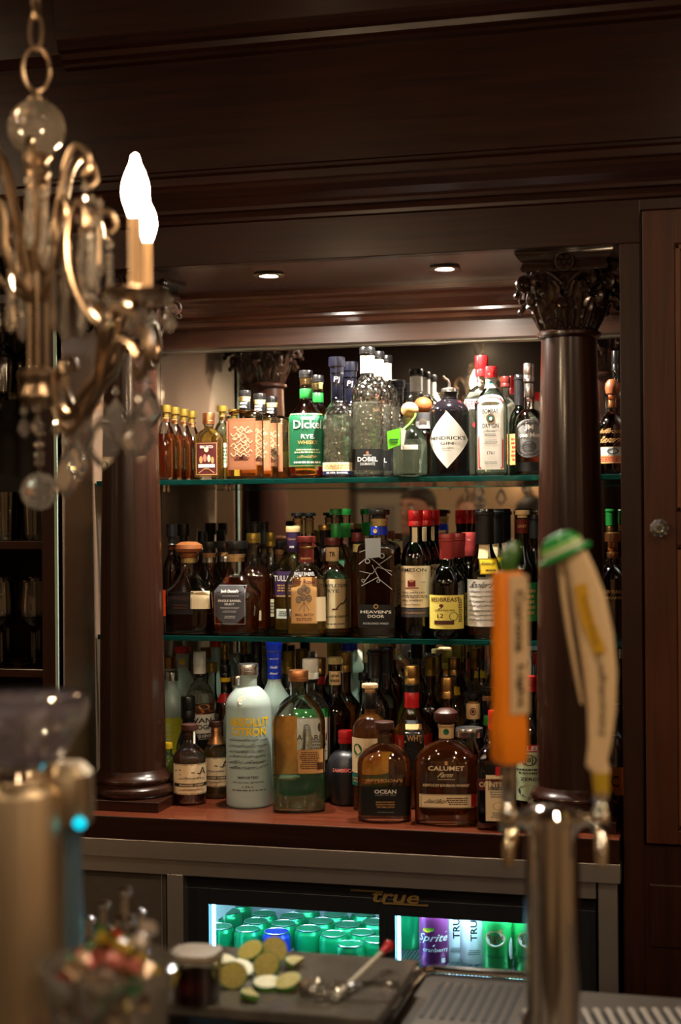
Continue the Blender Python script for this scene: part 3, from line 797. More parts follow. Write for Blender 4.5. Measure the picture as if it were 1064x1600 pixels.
def bcopy(src, label, px, Y, sh, rot=None, sc=1.0):
    if not KIDS.get(src.name): index_kids(src)
    c = copy_tree(src); c['label'] = label
    p = at(px, 800, Y); c.location = (p.x, Y, SH[sh]); c.scale = (sc, sc, sc)
    if rot is not None: c.rotation_euler = (0, 0, rot)
    return c
B = bottle
# ---- top shelf
a = B('amber liqueur bottle with broad gold stopper, first of its row by the column', 258, 633, 36, 3.43, 'top', liq='red', level=.62, hb=.52, zn=.78, rn=.36, should='cone', cap=('stop', 'brass', .16, 1.2), group='gold-stoppered amber bottles in a row')
for i, (px, wd) in enumerate(((273, 'second'), (287, 'third'), (300, 'fourth'))):
    bcopy(a, 'round amber liqueur bottle with gold stopper, %s of the row receding beside the column' % wd, px, 3.43 + .072 * (i + 1), 'top')
B('small square golden flask with dark picture label and copper cap', 326, 645, 45, 3.44, 'top', liq='gold', level=.80, n=5, d=.5, hb=.60, zn=.76, rn=.34, should='round', cap=('screw', 'copper', .17, 1.12),
  labels=[('maroon', .80, .07, .56, [('f', 'tan', .05, .04), ('t', 'SMALL BATCH', 0, .72, .6, .09, 'white'), ('o', 0, .55, .2, .15, 'cream'), ('o', -.5, -.05, .16, .22, 'tan'), ('o', -.15, .05, .16, .24, 'pink'), ('o', .22, .02, .15, .22, 'cream'), ('o', .55, -.08, .14, .2, 'tan'), ('r', 0, -.42, .75, .10, 'white'), ('p', [(-.7, -.85), (-.2, -.6), (.2, -.6), (.7, -.85)], .03, 'tan')])])
a = B('green-tinted round bottle with gold stopper, just behind the small golden flask', 347, 634, 32, 3.55, 'top', glass='aqua', liq='gold', level=.6, hb=.55, zn=.78, rn=.34, cap=('stop', 'brass', .13, 1.3), labels=[('ltgreen', .8, .18, .5, [('l', 0, 0, .7, .7, 5, 'green')])], group='gold-stoppered round bottles')
bcopy(a, 'green-tinted round bottle with gold stopper, tucked against the square bottle with copper label', 366, 3.68, 'top')
def swirl(it):
    for k in range(9):
        y = .62 - k * .13; x = .25 * sin(k * 2.1)
        it.append(('p', [(x - .55 + .14 * j, y + .07 * sin(j * 1.9 + k)) for j in range(9)], .022, 'cream'))
        it.append(('ring', .55 * sin(k * 1.7), y - .02, .13, .05, 'cream', .25))
    return it
a = B('tall square clear bottle with ornate copper-coloured label and dark cap, first of its row', 382, 610, 54, 3.43, 'top', liq='amber', level=.16, n=7, d=.62, hb=.70, zn=.79, rn=.30, should='square', cap=('screw', 'black', .07, 1.08),
      neck=[('tanw', .875, .925, 1.08), ('black', .79, .875, 1.10, [('t', 'ORPHAN', 0, .45, .7, .3, 'white'), ('t', 'BARREL', 0, -.4, .7, .3, 'white')])],
      labels=[('copper', .84, .11, .68, swirl([('f', 'maroon', .015, .03), ('f', 'maroon', .012, .09), ('r', 0, -.52, .5, .09, 'maroon'), ('r', 0, -.52, .47, .07, 'copper'), ('t', 'WHISKEY', 0, -.52, .38, .035, 'maroon')]))], group='square bottles with copper labels in a row')
bcopy(a, 'square clear bottle with copper label, second from the front of its row', 407, 3.535, 'top')
bcopy(a, 'square clear bottle with copper label, third and rearmost of its row', 426, 3.64, 'top')
dk = [('f', 'gold', .02, .02), ('t', 'GEORGE', 0, .80, .36, .05, 'white'), ('t', 'Dickel', 0, .58, .80, .16, 'white'), ('p', [(-.7, .36), (.7, .36)], .012, 'gold'), ('t', 'RYE.', 0, .12, .36, .08, 'white'), ('t', 'WHISKY', 0, -.10, .55, .07, 'gold'),
      ('l', 0, -.42, .6, .10, 2, 'ltgreen'), ('t', 'Geo A Dickel', 0, -.62, .5, .05, 'gold', 1), ('l', 0, -.84, .7, .06, 1, 'white'), ('r', .86, 0, .05, .55, 'gold')]
a = B('round clear whiskey bottle with bright green label and green neck band, black cap', 478, 579, 57, 3.44, 'top', liq='red', level=.12, hb=.54, zn=.74, rn=.34, should='slope', cap=('screw', 'black', .065, 1.0), neck=[('tanw', .87, .93, .95), ('green', .74, .83, 1.06)], labels=[('green', 1.05, .11, .60, dk, {'yaw': .12})], group='green-labelled whiskey bottles')
bcopy(a, 'whiskey bottle with green neck band, standing behind the one with the green label', 497, 3.57, 'top')
a = B('clear fluted decanter bottle with very tall navy neck sleeve and white band label', 527, 558, 46, 3.43, 'top', glass='cut', liq='water', level=.52, n=2, hb=.46, zn=.62, rn=.42, should='round', cap=('stop', 'navy', .13, 1.15), neck=[('navy', .64, .92, 1.0, [('t', 'Pj', 0, .2, .5, .2, 'silver', .6)]), ('tanw', .90, .925, .95)],
      labels=[('cream', 1.15, .06, .13, [('l', 0, 0, .8, .6, 2, 'tan')]), ('navy', 1.15, .03, .06, [('t', 'SILVER BARREL', 0, 0, .7, .5, 'white')])], group='navy-necked fluted bottles')
bcopy(a, 'clear fluted bottle with navy neck sleeve, standing behind its twin', 549, 3.55, 'top')
a = B('tallest clear faceted tequila bottle with white neck label and black base label', 573, 543, 49, 3.44, 'top', glass='cut', liq='water', level=.58, n=2, hb=.62, zn=.78, rn=.44, should='round', cap=('screw', 'black', .05, 1.02), neck=[('lilac', .80, .935, 1.05, [('t', 'DOBEL', -.45, 0, .18, .42, 'grey', 0, 1), ('t', 'DOBEL', .45, 0, .18, .42, 'grey', 0, 1)])],
      labels=[('black', 1.15, .06, .22, [('o', 0, .62, .06, .16, 'copper'), ('t', 'MAESTRO', 0, .40, .22, .08, 'silver'), ('t', 'DOBEL', 0, .02, .58, .22, 'white'), ('t', 'DIAMANTE', 0, -.42, .42, .13, 'silver')])], group='faceted tequila bottles in a row')
bcopy(a, 'tall clear faceted tequila bottle, second of the row with black base labels', 590, 3.535, 'top')
bcopy(a, 'tall clear faceted tequila bottle, rearmost of the row with black base labels', 603, 3.63, 'top')
def tagx(t, a, b, h):
    m = MB().add([(-.028, 0, 0), (.004, 0, .008), (.004, 0, -.030), (-.026, 0, -.042), (-.028, .001, 0), (.004, .001, .008), (.004, .001, -.030), (-.026, .001, -.042)], [(0, 3, 2, 1), (4, 5, 6, 7), (0, 1, 5, 4), (1, 2, 6, 5), (2, 3, 7, 6), (3, 0, 4, 7)], 0, False)
    o = m.obj('hang_tag', mat('lime_tag', C(120, 235, 40), .5), t, loc=(-a * .55, -b * .95, h * .60)); o['label'] = 'lime green hang tag'
    MB().bb(-.022, -.002, -.0006, -.0002, -.020, -.017).bb(-.020, -.004, -.0006, -.0002, -.026, -.024).obj('print', ic('green'), o)
    MB().add([(.004, -.0005, .008), (.016, -.0005, .002), (.010, -.0005, -.034), (.004, -.0005, -.030)], [(0, 1, 2, 3)], 0, False).obj('tag_fold', ic('white'), o)
    MB().tube([(-a * .45, -b * .9, h * .60), (0, -b * .5, h * .70), (a * .3, -b * .35, h * .80), (a * .35, 0, h * .93)], .0022, 6).obj('ribbon', mat('lime_ribbon', C(110, 220, 50), .5), t)
B('squat clear round tequila bottle with ball cork and lime green hang tag', 640, 628, 57, 3.41, 'top', glass='aqua', liq='water', level=.50, hb=.40, zn=.68, rn=.33, should='round', cap=('ball', 'cork', .20, 1.28), neck=[('tanw', .70, .78, .9)], extra=tagx, labels=[('white', .45, .36, .42, [], {})])
B('squat bottle with ball cork and dark netted neck, behind the one with the lime tag', 661, 620, 56, 3.53, 'top', glass='aqua', liq='dark', level=.55, hb=.42, zn=.66, rn=.36, should='round', cap=('ball', 'wood', .20, 1.25), neck=[('net', .60, .80, 1.08)], extra=lambda t, a, b, h: (lambda o: o)(MB().lathe([(.0095, 0), (.0095, .002), (.0001, .0025)], 16, ax=(0, -1, 0)).obj('medallion', silver, t, loc=(0, -a * .50, h * .68))))
B('black apothecary gin bottle with white diamond label and chrome pour spout', 702, 587, 62, 3.43, 'top', glass='black', liq=None, hb=.64, zn=.77, rn=.34, should='round', cap=('pour', 'silver', .17, 1.0), neck=[('black', .77, .84, 1.2)],
  labels=[('white', .96, .08, .64, [('t', "HENDRICK'S", 0, .06, .78, .065, 'black'), ('t', '·GIN·', 0, -.13, .34, .05, 'slate'), ('p', [(-.55, -.05), (.55, -.05)], .006, 'grey'), ('t', 'DISTILLED AND', 0, -.30, .24, .02, 'grey'), ('t', 'SCOTLAND', 0, -.38, .18, .02, 'grey')], {'shape': 'diamond', 'yaw': -.12})])
a = B('tall clear gin bottle with red foil cap, behind the arched white label', 752, 556, 52, 3.54, 'top', liq='water', level=.7, n=4, d=.8, hb=.62, zn=.76, rn=.30, should='round', cap=('screw', 'red', .17, 1.15), labels=[('white', .95, .56, .64, [('t', 'BEEFEATER', 0, 0, .95, .6, 'red')]), (None, .9, .36, .5, [('o', -.3, 0, .16, .3, 'red')])])
B('clear square gin bottle with tall arched white label edged in red, red cap', 767, 573, 50, 3.425, 'top', glass='aqua', liq='water', level=.60, n=6, d=.9, hb=.66, zn=.82, rn=.32, should='cone', cap=('screw', 'red', .10, 1.1), neck=[('lilac', .80, .90, 1.02, [('o', 0, 0, .3, .3, 'teal')])], rot=.10,
  labels=[('white', .80, .06, .74, [('p', [(-.92, -.96), (-.92, .80), (-.7, .88), (-.35, .93), (.35, .93), (.7, .88), (.92, .80), (.92, -.96), (-.92, -.96)], .05, 'red'), ('r', 0, .76, .03, .02, 'red'), ('t', 'BOMBAY', 0, .55, .62, .07, 'black'), ('o', 0, .36, .34, .12, 'copper'), ('o', 0, .36, .26, .09, 'teal', .0013), ('o', .02, .35, .12, .05, 'white', .0016), ('t', 'DRY GIN', 0, .16, .62, .06, 'black'),
           ('t', 'Distilled', 0, .02, .45, .03, 'slate', 1), ('l', 0, -.08, .5, .04, 2, 'slate'), ('l', 0, -.26, .55, .06, 3, 'grey'), ('t', '1761', 0, -.56, .28, .045, 'slate'), ('l', 0, -.82, .55, .04, 2, 'grey')], {'shape': 'arch'})])
B('clear bottle with dark red cap, half hidden behind the arched white label', 791, 588, 36, 3.58, 'top', liq='water', level=.7, n=4, d=.8, hb=.68, zn=.8, rn=.36, should='round', cap=('screw', 'maroon', .10, 1.05))
B('green glass bottle with black capsule and gold label, behind the grey oval label', 810, 586, 34, 3.56, 'top', glass='green', liq='greenl', level=.6, hb=.52, zn=.68, rn=.42, should='round', cap=('wax', 'black', .28, 1.0), labels=[('gold', .9, .12, .42, [('l', 0, 0, .8, .8, 6, 'red')])])
B('clear squat tequila bottle with grey oval label, against the column', 826, 568, 44, 3.44, 'top', liq='dark', level=.30, n=2, hb=.46, zn=.60, rn=.34, should='round', cap=('screw', 'silver', .16, 1.0), neck=[('silver', .70, .82, 1.03)],
  labels=[('grey', 1.05, .16, .50, [('ring', 0, 0, .9, .9, 'slate', .06), ('t', 'JM', 0, .55, .3, .16, 'white'), ('t', 'Jose Mon', 0, .14, .85, .15, 'white'), ('ring', 0, -.42, .4, .28, 'slate', .2), ('l', 0, -.40, .3, .15, 3, 'slate')], {'shape': 'oval'}), ('black', 1.05, .04, .12, [])])
B('dark bourbon bottle with turned wooden stopper, upper shelf, between column and door frame', 957, 592, 44, 3.46, 'top', glass='brown', liq=None, hb=.50, zn=.66, rn=.36, should='round', cap=('mush', 'wood', .19, 1.25), neck=[('copper', .70, .78, 1.0)],
  labels=[(None, 1.0, .30, .52, [('t', "Jefferson's", 0, .35, .95, .3, 'tan', 1), ('t', 'Reserve', 0, -.4, .8, .3, 'tan', 1)]), ('tan', 1.1, .12, .29, [('r', 0, .45, .98, .5, 'silver'), ('ring', 0, .45, .3, .36, 'slate', .3), ('l', 0, -.5, .8, .35, 3, 'red')])])
B('tall black-capped bottle in shadow, behind the wooden-stoppered bourbon', 962, 548, 32, 3.62, 'top', glass='darkgreen', liq=None, hb=.6, zn=.74, rn=.36, should='round', cap=('screw', 'black', .16, 1.0))
# ---- middle shelf
B('clear broad-shouldered decanter with mushroom wooden stopper and dark label', 295, 846, 80, 3.44, 'mid', liq='dark', level=.22, n=4, d=.55, hb=.44, zn=.66, rn=.34, should='bell', cap=('mush', 'wood', .14, 1.35), neck=[('wood', .82, .87, .95), ('tanw', .77, .82, .95)], bulge=(.92, 1.06),
  labels=[('dark', .50, .22, .46, [('t', 'Whiskey', 0, .4, .7, .22, 'brown', 1), ('l', 0, -.3, .6, .25, 2, 'brown')], {'cu': -.16}), ('cream', .34, .28, .47, [], {'cu': .62})],
  extra=lambda t, a, b, h: [MB().bb(-a * 1.05, -a * .80, -b * .9, -b * .86, h * .2, h * .48).obj('side_label', mat('orange_label', C(224, 70, 30), .5), t), MB().bb(-a * .85, -a * .2, -b * .72, -b * .70, h * .10, h * .3).obj('back_label', mat('green_label', C(70, 100, 40), .5), t)])
for i, (px, tp, wd, Y, lb) in enumerate(((268, 819, 30, 3.62, 'dark glass bottle against the column, behind the broad decanter'), (290, 818, 34, 3.72, 'dark wide-necked bottle directly behind the wooden mushroom stopper'), (313, 830, 26, 3.74, 'slim dark bottle at the back, beside the wooden mushroom stopper'))):
    B(lb, px, tp, wd, Y, 'mid', glass='brown', liq=None, hb=.5, zn=.7, rn=.42, should='round', cap=('stop', 'black', .2, 1.15), neck=[('silver', .78, .81, 1.0)])
B('clear rye decanter with black top, directly behind the dark shield label', 327, 846, 44, 3.58, 'mid', liq='dark', level=.55, hb=.5, zn=.72, rn=.55, should='slope', cap=('stop', 'black', .13, 1.12), neck=[('silver', .76, .82, 1.02)])
B('clear square-neck decanter with black top, left of the dark shield label', 352, 845, 40, 3.66, 'mid', liq='dark', level=.52, hb=.5, zn=.72, rn=.5, should='slope', cap=('stop', 'black', .13, 1.12), neck=[('silver', .76, .82, 1.02)])
jd = [('f', 'silver', .015, .03), ('t', 'Jack Daniel\'s', 0, .66, .56, .10, 'white'), ('l', 0, .44, .6, .04, 1, 'silver'), ('t', 'SINGLE BARREL', 0, .20, .74, .055, 'white'), ('t', 'SELECT', 0, .03, .32, .05, 'white'), ('t', 'TENNESSEE WHISKEY', 0, -.16, .62, .045, 'silver'), ('l', 0, -.34, .5, .05, 2, 'silver'), ('l', 0, -.62, .35, .08, 2, 'silver')]
B('broad-shouldered whiskey decanter with charcoal shield label and black stopper', 368, 845, 70, 3.43, 'mid', liq='red', level=.62, n=4.5, d=.7, hb=.46, zn=.66, rn=.40, should='bell', cap=('stop', 'black', .14, 1.20), neck=[('cream', .78, .86, .98)], bulge=(.90, 1.05),
  labels=[('slate', .70, .12, .54, jd, {'shape': 'oct', 'cu': -.06})])
B('round-shouldered amber flask with gold cap, beside the charcoal shield label', 396, 833, 52, 3.53, 'mid', liq='red', level=.66, n=3, d=.6, hb=.50, zn=.70, rn=.34, should='round', cap=('screw', 'brass', .10, 1.1), labels=[('cream', .16, .12, .22, [], {'cu': .3})])
for px, tp, lb in ((400, 815, 'dark-capped tall bottle behind the amber flask'), (412, 815, 'tall black-capped bottle beside its look-alike behind the amber flask')):
    B(lb, px, tp, 30, 3.66 if px == 400 else 3.70, 'mid', liq='amber', level=.5, hb=.55, zn=.72, rn=.4, should='round', cap=('wax', 'black', .2, 1.0))
B('clear bottle with brass cap, behind the amber flask and next to the purple label', 423, 832, 34, 3.60, 'mid', liq='amber', level=.4, hb=.5, zn=.7, rn=.38, should='round', cap=('screw', 'brass', .14, 1.0), labels=[('cream', .6, .14, .32, [('l', 0, 0, .6, .7, 4, 'slate')])])
B('clear black-capped bottle, just left of the purple-necked bottle', 436, 845, 32, 3.68, 'mid', liq='amber', level=.4, hb=.5, zn=.7, rn=.5, should='slope', cap=('stop', 'black', .1, 1.3))
B('clear whiskey bottle with purple label, purple neck sleeve and cream cap', 458, 822, 58, 3.52, 'mid', liq='gold', level=.38, n=4, d=.8, hb=.55, zn=.74, rn=.33, should='round', cap=('screw', 'cream', .055, 1.05), neck=[('purple', .76, .945, 1.06, [('t', 'Tullamore', 0, .3, .8, .12, 'tan', 1), ('t', 'XII', 0, -.5, .4, .1, 'white')])],
  labels=[('purple', .96, .34, .58, [('t', 'TULLAMORE', 0, .45, .92, .22, 'white'), ('r', 0, -.92, 1, .05, 'gold'), ('l', 0, -.3, .8, .3, 3, 'tan')]), ('white', .5, .14, .23, [('l', 0, 0, .8, .6, 3, 'slate')], {'cu': -.25})])
rose = [('f', 'maroon', .012, .03), ('t', 'Four Roses', 0, .80, .88, .10, 'maroon'), ('t', 'SMALL BATCH', 0, -.63, .72, .06, 'maroon'), ('l', 0, -.82, .7, .07, 2, 'maroon'), ('p', [(-.4, -.45), (0, -.1), (.4, -.45)], .02, 'slate'), ('p', [(0, -.5), (0, 0)], .02, 'slate')]
for k, (x, y) in enumerate(((-.3, .38), (.28, .42), (-.05, .12), (.38, .08), (-.42, .02), (.0, .52))):
    rose += [('ring', x, y, .22, .15, 'slate', .25), ('ring', x, y, .13, .09, 'slate', .3), ('o', x, y, .05, .035, 'slate')]
B('rounded clear flask with tan rose-bouquet label and dark red neck', 480, 838, 68, 3.40, 'mid', liq='gold', level=.20, n=2.6, d=.5, hb=.48, zn=.72, rn=.33, should='round', cap=('stop', 'maroon', .10, 1.12), neck=[('maroon', .74, .88, 1.05, [('t', 'SINGLE BARREL', 0, -.4, .8, .12, 'tan')]), ('gold', .88, .90, 1.04)], bulge=(.88, 1.0),
  labels=[('tan', .60, .14, .60, rose, {'cu': -.10}), ('cream', .22, .16, .40, [], {'cu': .66}), (None, .62, .605, .655, [('t', 'SINGLE BARREL', 0, 0, .8, .7, 'silver')], {'cu': -.1})])
a = B('tall clear bottle with flat black stopper and brass neck, behind the rose-bouquet flask', 468, 801, 44, 3.62, 'mid', liq='amber', level=.5, hb=.55, zn=.72, rn=.34, should='round', cap=('stop', 'black', .05, 1.25), neck=[('tanw', .82, .90, .95), ('maroon', .70, .76, 1.04)], group='black-stoppered tall bottles')
bcopy(a, 'tall clear bottle with flat black stopper, beside the gold-capped neck', 483, 3.72, 'mid')
B('bottle with broad gold cap and dark shoulder, behind the cream rye label', 507, 820, 40, 3.62, 'mid', glass='brown', liq=None, hb=.5, zn=.68, rn=.42, should='round', cap=('screw', 'gold', .05, 1.15), neck=[('black', .78, .94, 1.03)])
B('clear rye bottle with cream paper label and maroon cap', 514, 840, 56, 3.45, 'mid', liq='amber', level=.10, n=2.4, hb=.56, zn=.74, rn=.34, should='round', cap=('screw', 'maroon', .075, 1.1), neck=[('cream', .76, .90, 1.08, [('t', 'TR', 0, 0, .5, .35, 'black')])],
  labels=[('cream', 1.05, .08, .58, [('t', 'TEMPLETON', 0, .74, .80, .07, 'slate'), ('t', 'RYE.', 0, .52, .34, .07, 'slate'), ('p', [(.1, -.2), (.3, .0), (.42, .0), (.6, .2)], .03, 'brown'), ('r', .05, -.22, .12, .03, 'brown'), ('t', 'the good stuff', 0, -.52, .7, .08, 'black', 1), ('l', 0, -.82, .6, .04, 1, 'slate')], {'yaw': .1})])
a = B('clear long-necked bottle with green foil strip over its cap, behind the cream rye label', 524, 795, 52, 3.60, 'mid', liq='amber', level=.55, n=3, hb=.48, zn=.76, rn=.30, should='cone', cap=('screw', 'green', .05, 1.1), neck=[('green', .76, .88, 1.03)], group='green-foiled long-necked bottles', labels=[('green', .5, .40, .58, [], {})])
bcopy(a, 'clear long-necked bottle with green foil strip, nearer the dark square bottle', 540, 3.71, 'mid')
B('short bottle with dark red cap, wedged left of the dark square bottle', 558, 832, 36, 3.64, 'mid', liq='amber', level=.6, n=2, hb=.55, zn=.75, rn=.45, should='round', cap=('screw', 'maroon', .09, 1.05), neck=[('tanw', .8, .88, 1.0)])
hd = [('p', [(-.9, .75), (-.5, .85), (-.2, .75)], .016, 'silver'), ('p', [(-.95, .30), (-.4, .60), (.2, .30), (.9, .62)], .016, 'silver'), ('p', [(-.9, .05), (-.2, -.05), (.1, .2), (.9, .05)], .016, 'silver'),
      ('p', [(-.8, -.5), (.1, -.18), (.3, -.3), (.9, -.62)], .016, 'silver'), ('p', [(-.2, .28), (.25, -.30)], .016, 'silver'), ('p', [(.15, .30), (.9, -.1)], .016, 'silver'), ('p', [(-.3, -.05), (-.7, -.4)], .016, 'silver'), ('ring', .35, .62, .16, .10, 'silver', .3), ('ring', -.45, .42, .15, .09, 'silver', .3), ('ring', .15, -.32, .1, .06, 'silver', .3), ('ring', -.7, -.3, .1, .06, 'silver', .3)]
B('square dark brown whiskey bottle with silver line tracery and blue neck band', 592, 796, 62, 3.43, 'mid', liq='dark', level=.74, n=8, d=.8, hb=.68, zn=.76, rn=.42, should='square', cap=('stop', 'black', .07, 1.15), neck=[('tanw', .87, .925, .95), ('blue', .80, .865, 1.04, [('o', -.25, 0, .28, .55, 'gold')])],
  labels=[(None, .92, .30, .72, hd), ('black', .92, .08, .26, [('ring', 0, .85, .13, .2, 'gold', .3), ('t', "HEAVEN'S", 0, .38, .86, .13, 'white'), ('t', 'DOOR', 0, 0, .46, .13, 'white'), ('t', 'DOUBLE BARREL WHISKEY', 0, -.62, .72, .09, 'silver')])],
  extra=lambda t, a, b, h: setattr(MB().add([(-.022, 0, 0), (.015, 0, .001), (.015, 0, -.043), (-.021, 0, -.047)], [(0, 1, 2, 3)], 0, False).obj('hang_tag', mat('silver_tag', C(150, 156, 156), .4, .3), t, loc=(-.002, -b - .004, h * .775)), 'name', 'hang_tag'))
jm = [('t', 'JAMESON', 0, .78, .84, .11, 'dark'), ('ring', 0, .30, .10, .07, 'gold', .4), ('r', 0, .16, .17, .15, 'darkred'), ('r', 0, -.06, .30, .025, 'darkred'), ('t', 'EST', -.62, .22, .12, .03, 'grey'), ('t', '1780', .62, .22, .15, .03, 'grey'), ('t', 'TRIPLE DISTILLED', 0, -.28, .72, .04, 'slate'), ('l', 0, -.46, .75, .07, 2, 'slate'), ('t', 'IRISH WHISKEY', 0, -.66, .62, .045, 'dark'), ('l', 0, -.86, .4, .03, 1, 'slate')]
a = B('green glass whiskey bottle with cream crest label, red cap and cream neck strip', 650, 797, 47, 3.43, 'mid', glass='darkgreen', liq=None, hb=.60, zn=.76, rn=.42, should='round', cap=('screw', 'red', .125, 1.0), neck=[],
      labels=[('cream', 1.0, .24, .565, jm, {'yaw': -.28}), ('slate', 1.0, .165, .235, [('t', 'John Jameson', 0, 0, .7, .3, 'tan', 1)], {'yaw': -.28})], group='green whiskey bottles with red caps in a row',
      extra=lambda t, a, b, h: [setattr(MB().bb(-.006, .006, -.0005, .0005, h * .70, h * .865).lathe([(.0075, -.0012), (.0075, .0012), (.0001, .0012)], 14, ax=(0, -1, 0), c=(0, 0, h * .70)).obj('neck_strip', ic('cream'), t, loc=(-.002, -a * .50, 0)), 'name', 'neck_strip')])
bcopy(a, 'green whiskey bottle with red cap, second of its row', 664, 3.53, 'mid'); bcopy(a, 'green whiskey bottle with red cap, rearmost of its row', 676, 3.62, 'mid')
a = B('dark green whiskey bottle with pale yellow label and pinkish red capsule', 697, 834, 55, 3.42, 'mid', glass='darkgreen', liq=None, hb=.50, zn=.70, rn=.38, should='round', cap=('screw', 'pinkwax', .07, 1.05), neck=[('pinkwax', .76, .925, 1.06)],
      labels=[('yellowlabel', 1.05, .10, .42, [('t', 'REDBREAST', 0, .74, .88, .13, 'maroon'), ('o', -.15, .38, .10, .10, 'maroon'), ('p', [(-.1, .3), (-.3, .15)], .02, 'maroon'), ('t', 'SINGLE POT STILL', 0, .10, .6, .05, 'brown'), ('t', '12', -.25, -.22, .18, .12, 'maroon'), ('ring', .38, -.25, .20, .25, 'green', .15), ('r', -.05, -.62, .45, .12, 'brown'), ('l', .72, .1, .12, .7, 14, 'brown')], {'yaw': -.1})], group='red-capsuled green bottles')
bcopy(a, 'dark green bottle with red capsule, standing behind the pale yellow label', 715, 3.53, 'mid')
bcopy(a, 'dark green bottle with red capsule, deepest in the row by the black wax neck', 733, 3.64, 'mid')
scr = [('t', "Booker's", 0, .78, .62, .14, 'black', 1)] + [('t', s, 0, .48 - .2 * i, .84 - .04 * (i % 2), .055, 'slate', 1) for i, s in enumerate(('This Ridge is the barrel', 'whiskey house first day', 'from the small finest', 'bottled by hand uncut', 'from the batch unfiltered', 'in oak years proof', 'by hand Kentucky straight'))]
a = B('clear wine-shaped bourbon bottle with black wax neck and handwritten white label', 757, 795, 55, 3.43, 'mid', liq='amber', level=.14, hb=.48, zn=.74, rn=.42, should='slope', cap=('wax', 'black', .26, 1.08), neck=[],
      labels=[('white', 1.1, .10, .46, scr, {'yaw': -.15}), ('yellow', .55, .50, .62, [('f', 'black', .05, .03), ('t', 'Kentucky', -.1, .3, .7, .28, 'black', 1), ('l', 0, -.5, .6, .2, 1, 'brown')], {'yaw': .35}), ('cream', .28, .62, .74, [], {'yaw': -.15})], group='black-waxed bourbon bottles')
bcopy(a, 'wine-shaped bourbon bottle with black wax neck, behind the handwritten label', 772, 3.54, 'mid'); bcopy(a, 'wine-shaped bourbon bottle with black wax neck, deepest in its row', 784, 3.64, 'mid')
B('bright green glass whisky bottle with tan stopper, beside the orange tap handle', 816, 797, 44, 3.44, 'mid', glass='green', liq='greenl', level=.4, hb=.52, zn=.74, rn=.42, should='slope', cap=('stop', 'cream', .06, 1.05), neck=[('maroon', .82, .93, 1.06, [('t', 'LIVET', 0, 0, .8, .2, 'tan')])], labels=[('leafgreen', 1.0, .14, .44, [('l', 0, 0, .7, .7, 5, 'gold')])])
B('dark green bottle with black capsule, tight against the column behind the lime-topped tap handle', 836, 805, 34, 3.58, 'mid', glass='darkgreen', liq=None, hb=.55, zn=.74, rn=.45, should='slope', cap=('wax', 'black', .18, 1.0))
B('dark bourbon bottle with copper neck and engraved lettering, between the column and the door frame', 957, 832, 42, 3.45, 'mid', glass='brown', liq=None, n=3, hb=.56, zn=.70, rn=.42, should='round', cap=('stop', 'copper', .14, 1.2), neck=[('copper', .76, .82, 1.05)], labels=[(None, 1.0, .36, .50, [('t', 'WILD TURKEY', 0, .3, .98, .22, 'tan'), ('t', 'DECADES', 0, -.5, .66, .16, 'tan')])])
B('tall green bottle with small gold neck label, at the back beside the door frame', 953, 795, 30, 3.62, 'mid', glass='darkgreen', liq=None, hb=.55, zn=.74, rn=.40, should='slope', cap=('wax', 'green', .12, 1.0), neck=[('gold', .80, .86, 1.04)])
# ---- counter row
def gy(px, y, back=0.0): return ground(px, y, CTZ).y + back
script = [('t', s, 0, .82 - i * .33, .76 - .05 * (i % 3), .11, 'slate', 1.0) for i, s in enumerate(('A superb vodka with a', 'taste of lemon. This citrus treat', 'is an absolut classic.', 'Crafted in the village of', 'Ahus Sweden.', 'Absolut since 1879'))]
B('large frosted white vodka bottle with yellow block lettering and black script', 388, 1037, 72, 3.34, 'bar', glass='frost', liq=None, hb=.70, zn=.845, rn=.37, should='round', cap=('screw', 'silver', .075, 1.05), neck=[],
  labels=[(None, 1.0, .57, .645, [('t', 'ABSOLUT', 0, 0, .78, .85, 'yellow')], {'yaw': .05}), (None, 1.0, .505, .575, [('t', 'CITRON', 0, 0, .66, .85, 'yellow')], {'yaw': .05}), (None, 1.0, .27, .50, script, {'yaw': .02}),
          (None, .9, .12, .24, [('t', 'IMPORTED', 0, .65, .40, .15, 'slate'), ('t', '40% ALC./VOL. (80 PROOF)', 0, .05, .62, .12, 'slate'), ('t', '1.75 L', 0, -.45, .22, .12, 'slate'), ('l', 0, -.85, .9, .1, 1, 'slate')])],
  extra=lambda t, a, b, h: MB().torus((0, 0, 0), .0085, .0018, (0, -1, .3), 20, 6).lathe([(.0001, .001), (.007, .0005)], 16, ax=(0, -1, .3), close=False).obj('medallion', silver, t, loc=(-a * .25, -b * .86, h * .755)))
B('big clear jug-shaped tequila bottle with copper cap, a quarter full, amber back label', 466, 1047, 83, 3.31, 'bar', glass='clear', liq='greenl', level=.235, n=3, d=.75, hb=.62, zn=.82, rn=.31, should='round', cap=('screw', 'copper', .075, 1.08), neck=[],
  labels=[('tan', .50, .28, .45, [('f', 'brown', .015, .03), ('l', -.1, .1, .75, .75, 9, 'brown'), ('r', .66, -.4, .22, .3, 'brown')], {'cu': .48})],
  extra=lambda t, a, b, h: [MB().bb(-a * .95, -a * .08, b * .55, b * .56, h * .24, h * .66).obj('back_label', mat('amber_back_label', C(214, 150, 60), .6, noise=.25, nscale=90), t), MB().tube([(a * .30, -b * .1, h * .60), (a * .34, -b * .55, h * .52), (a * .30, -b * .6, h * .44), (a * .0, -b * .7, h * .40)], [.008, .012, .012, .006], 10).obj('handle_highlight', crystal, t)])  # crystal tube added as the bright highlight on the jug
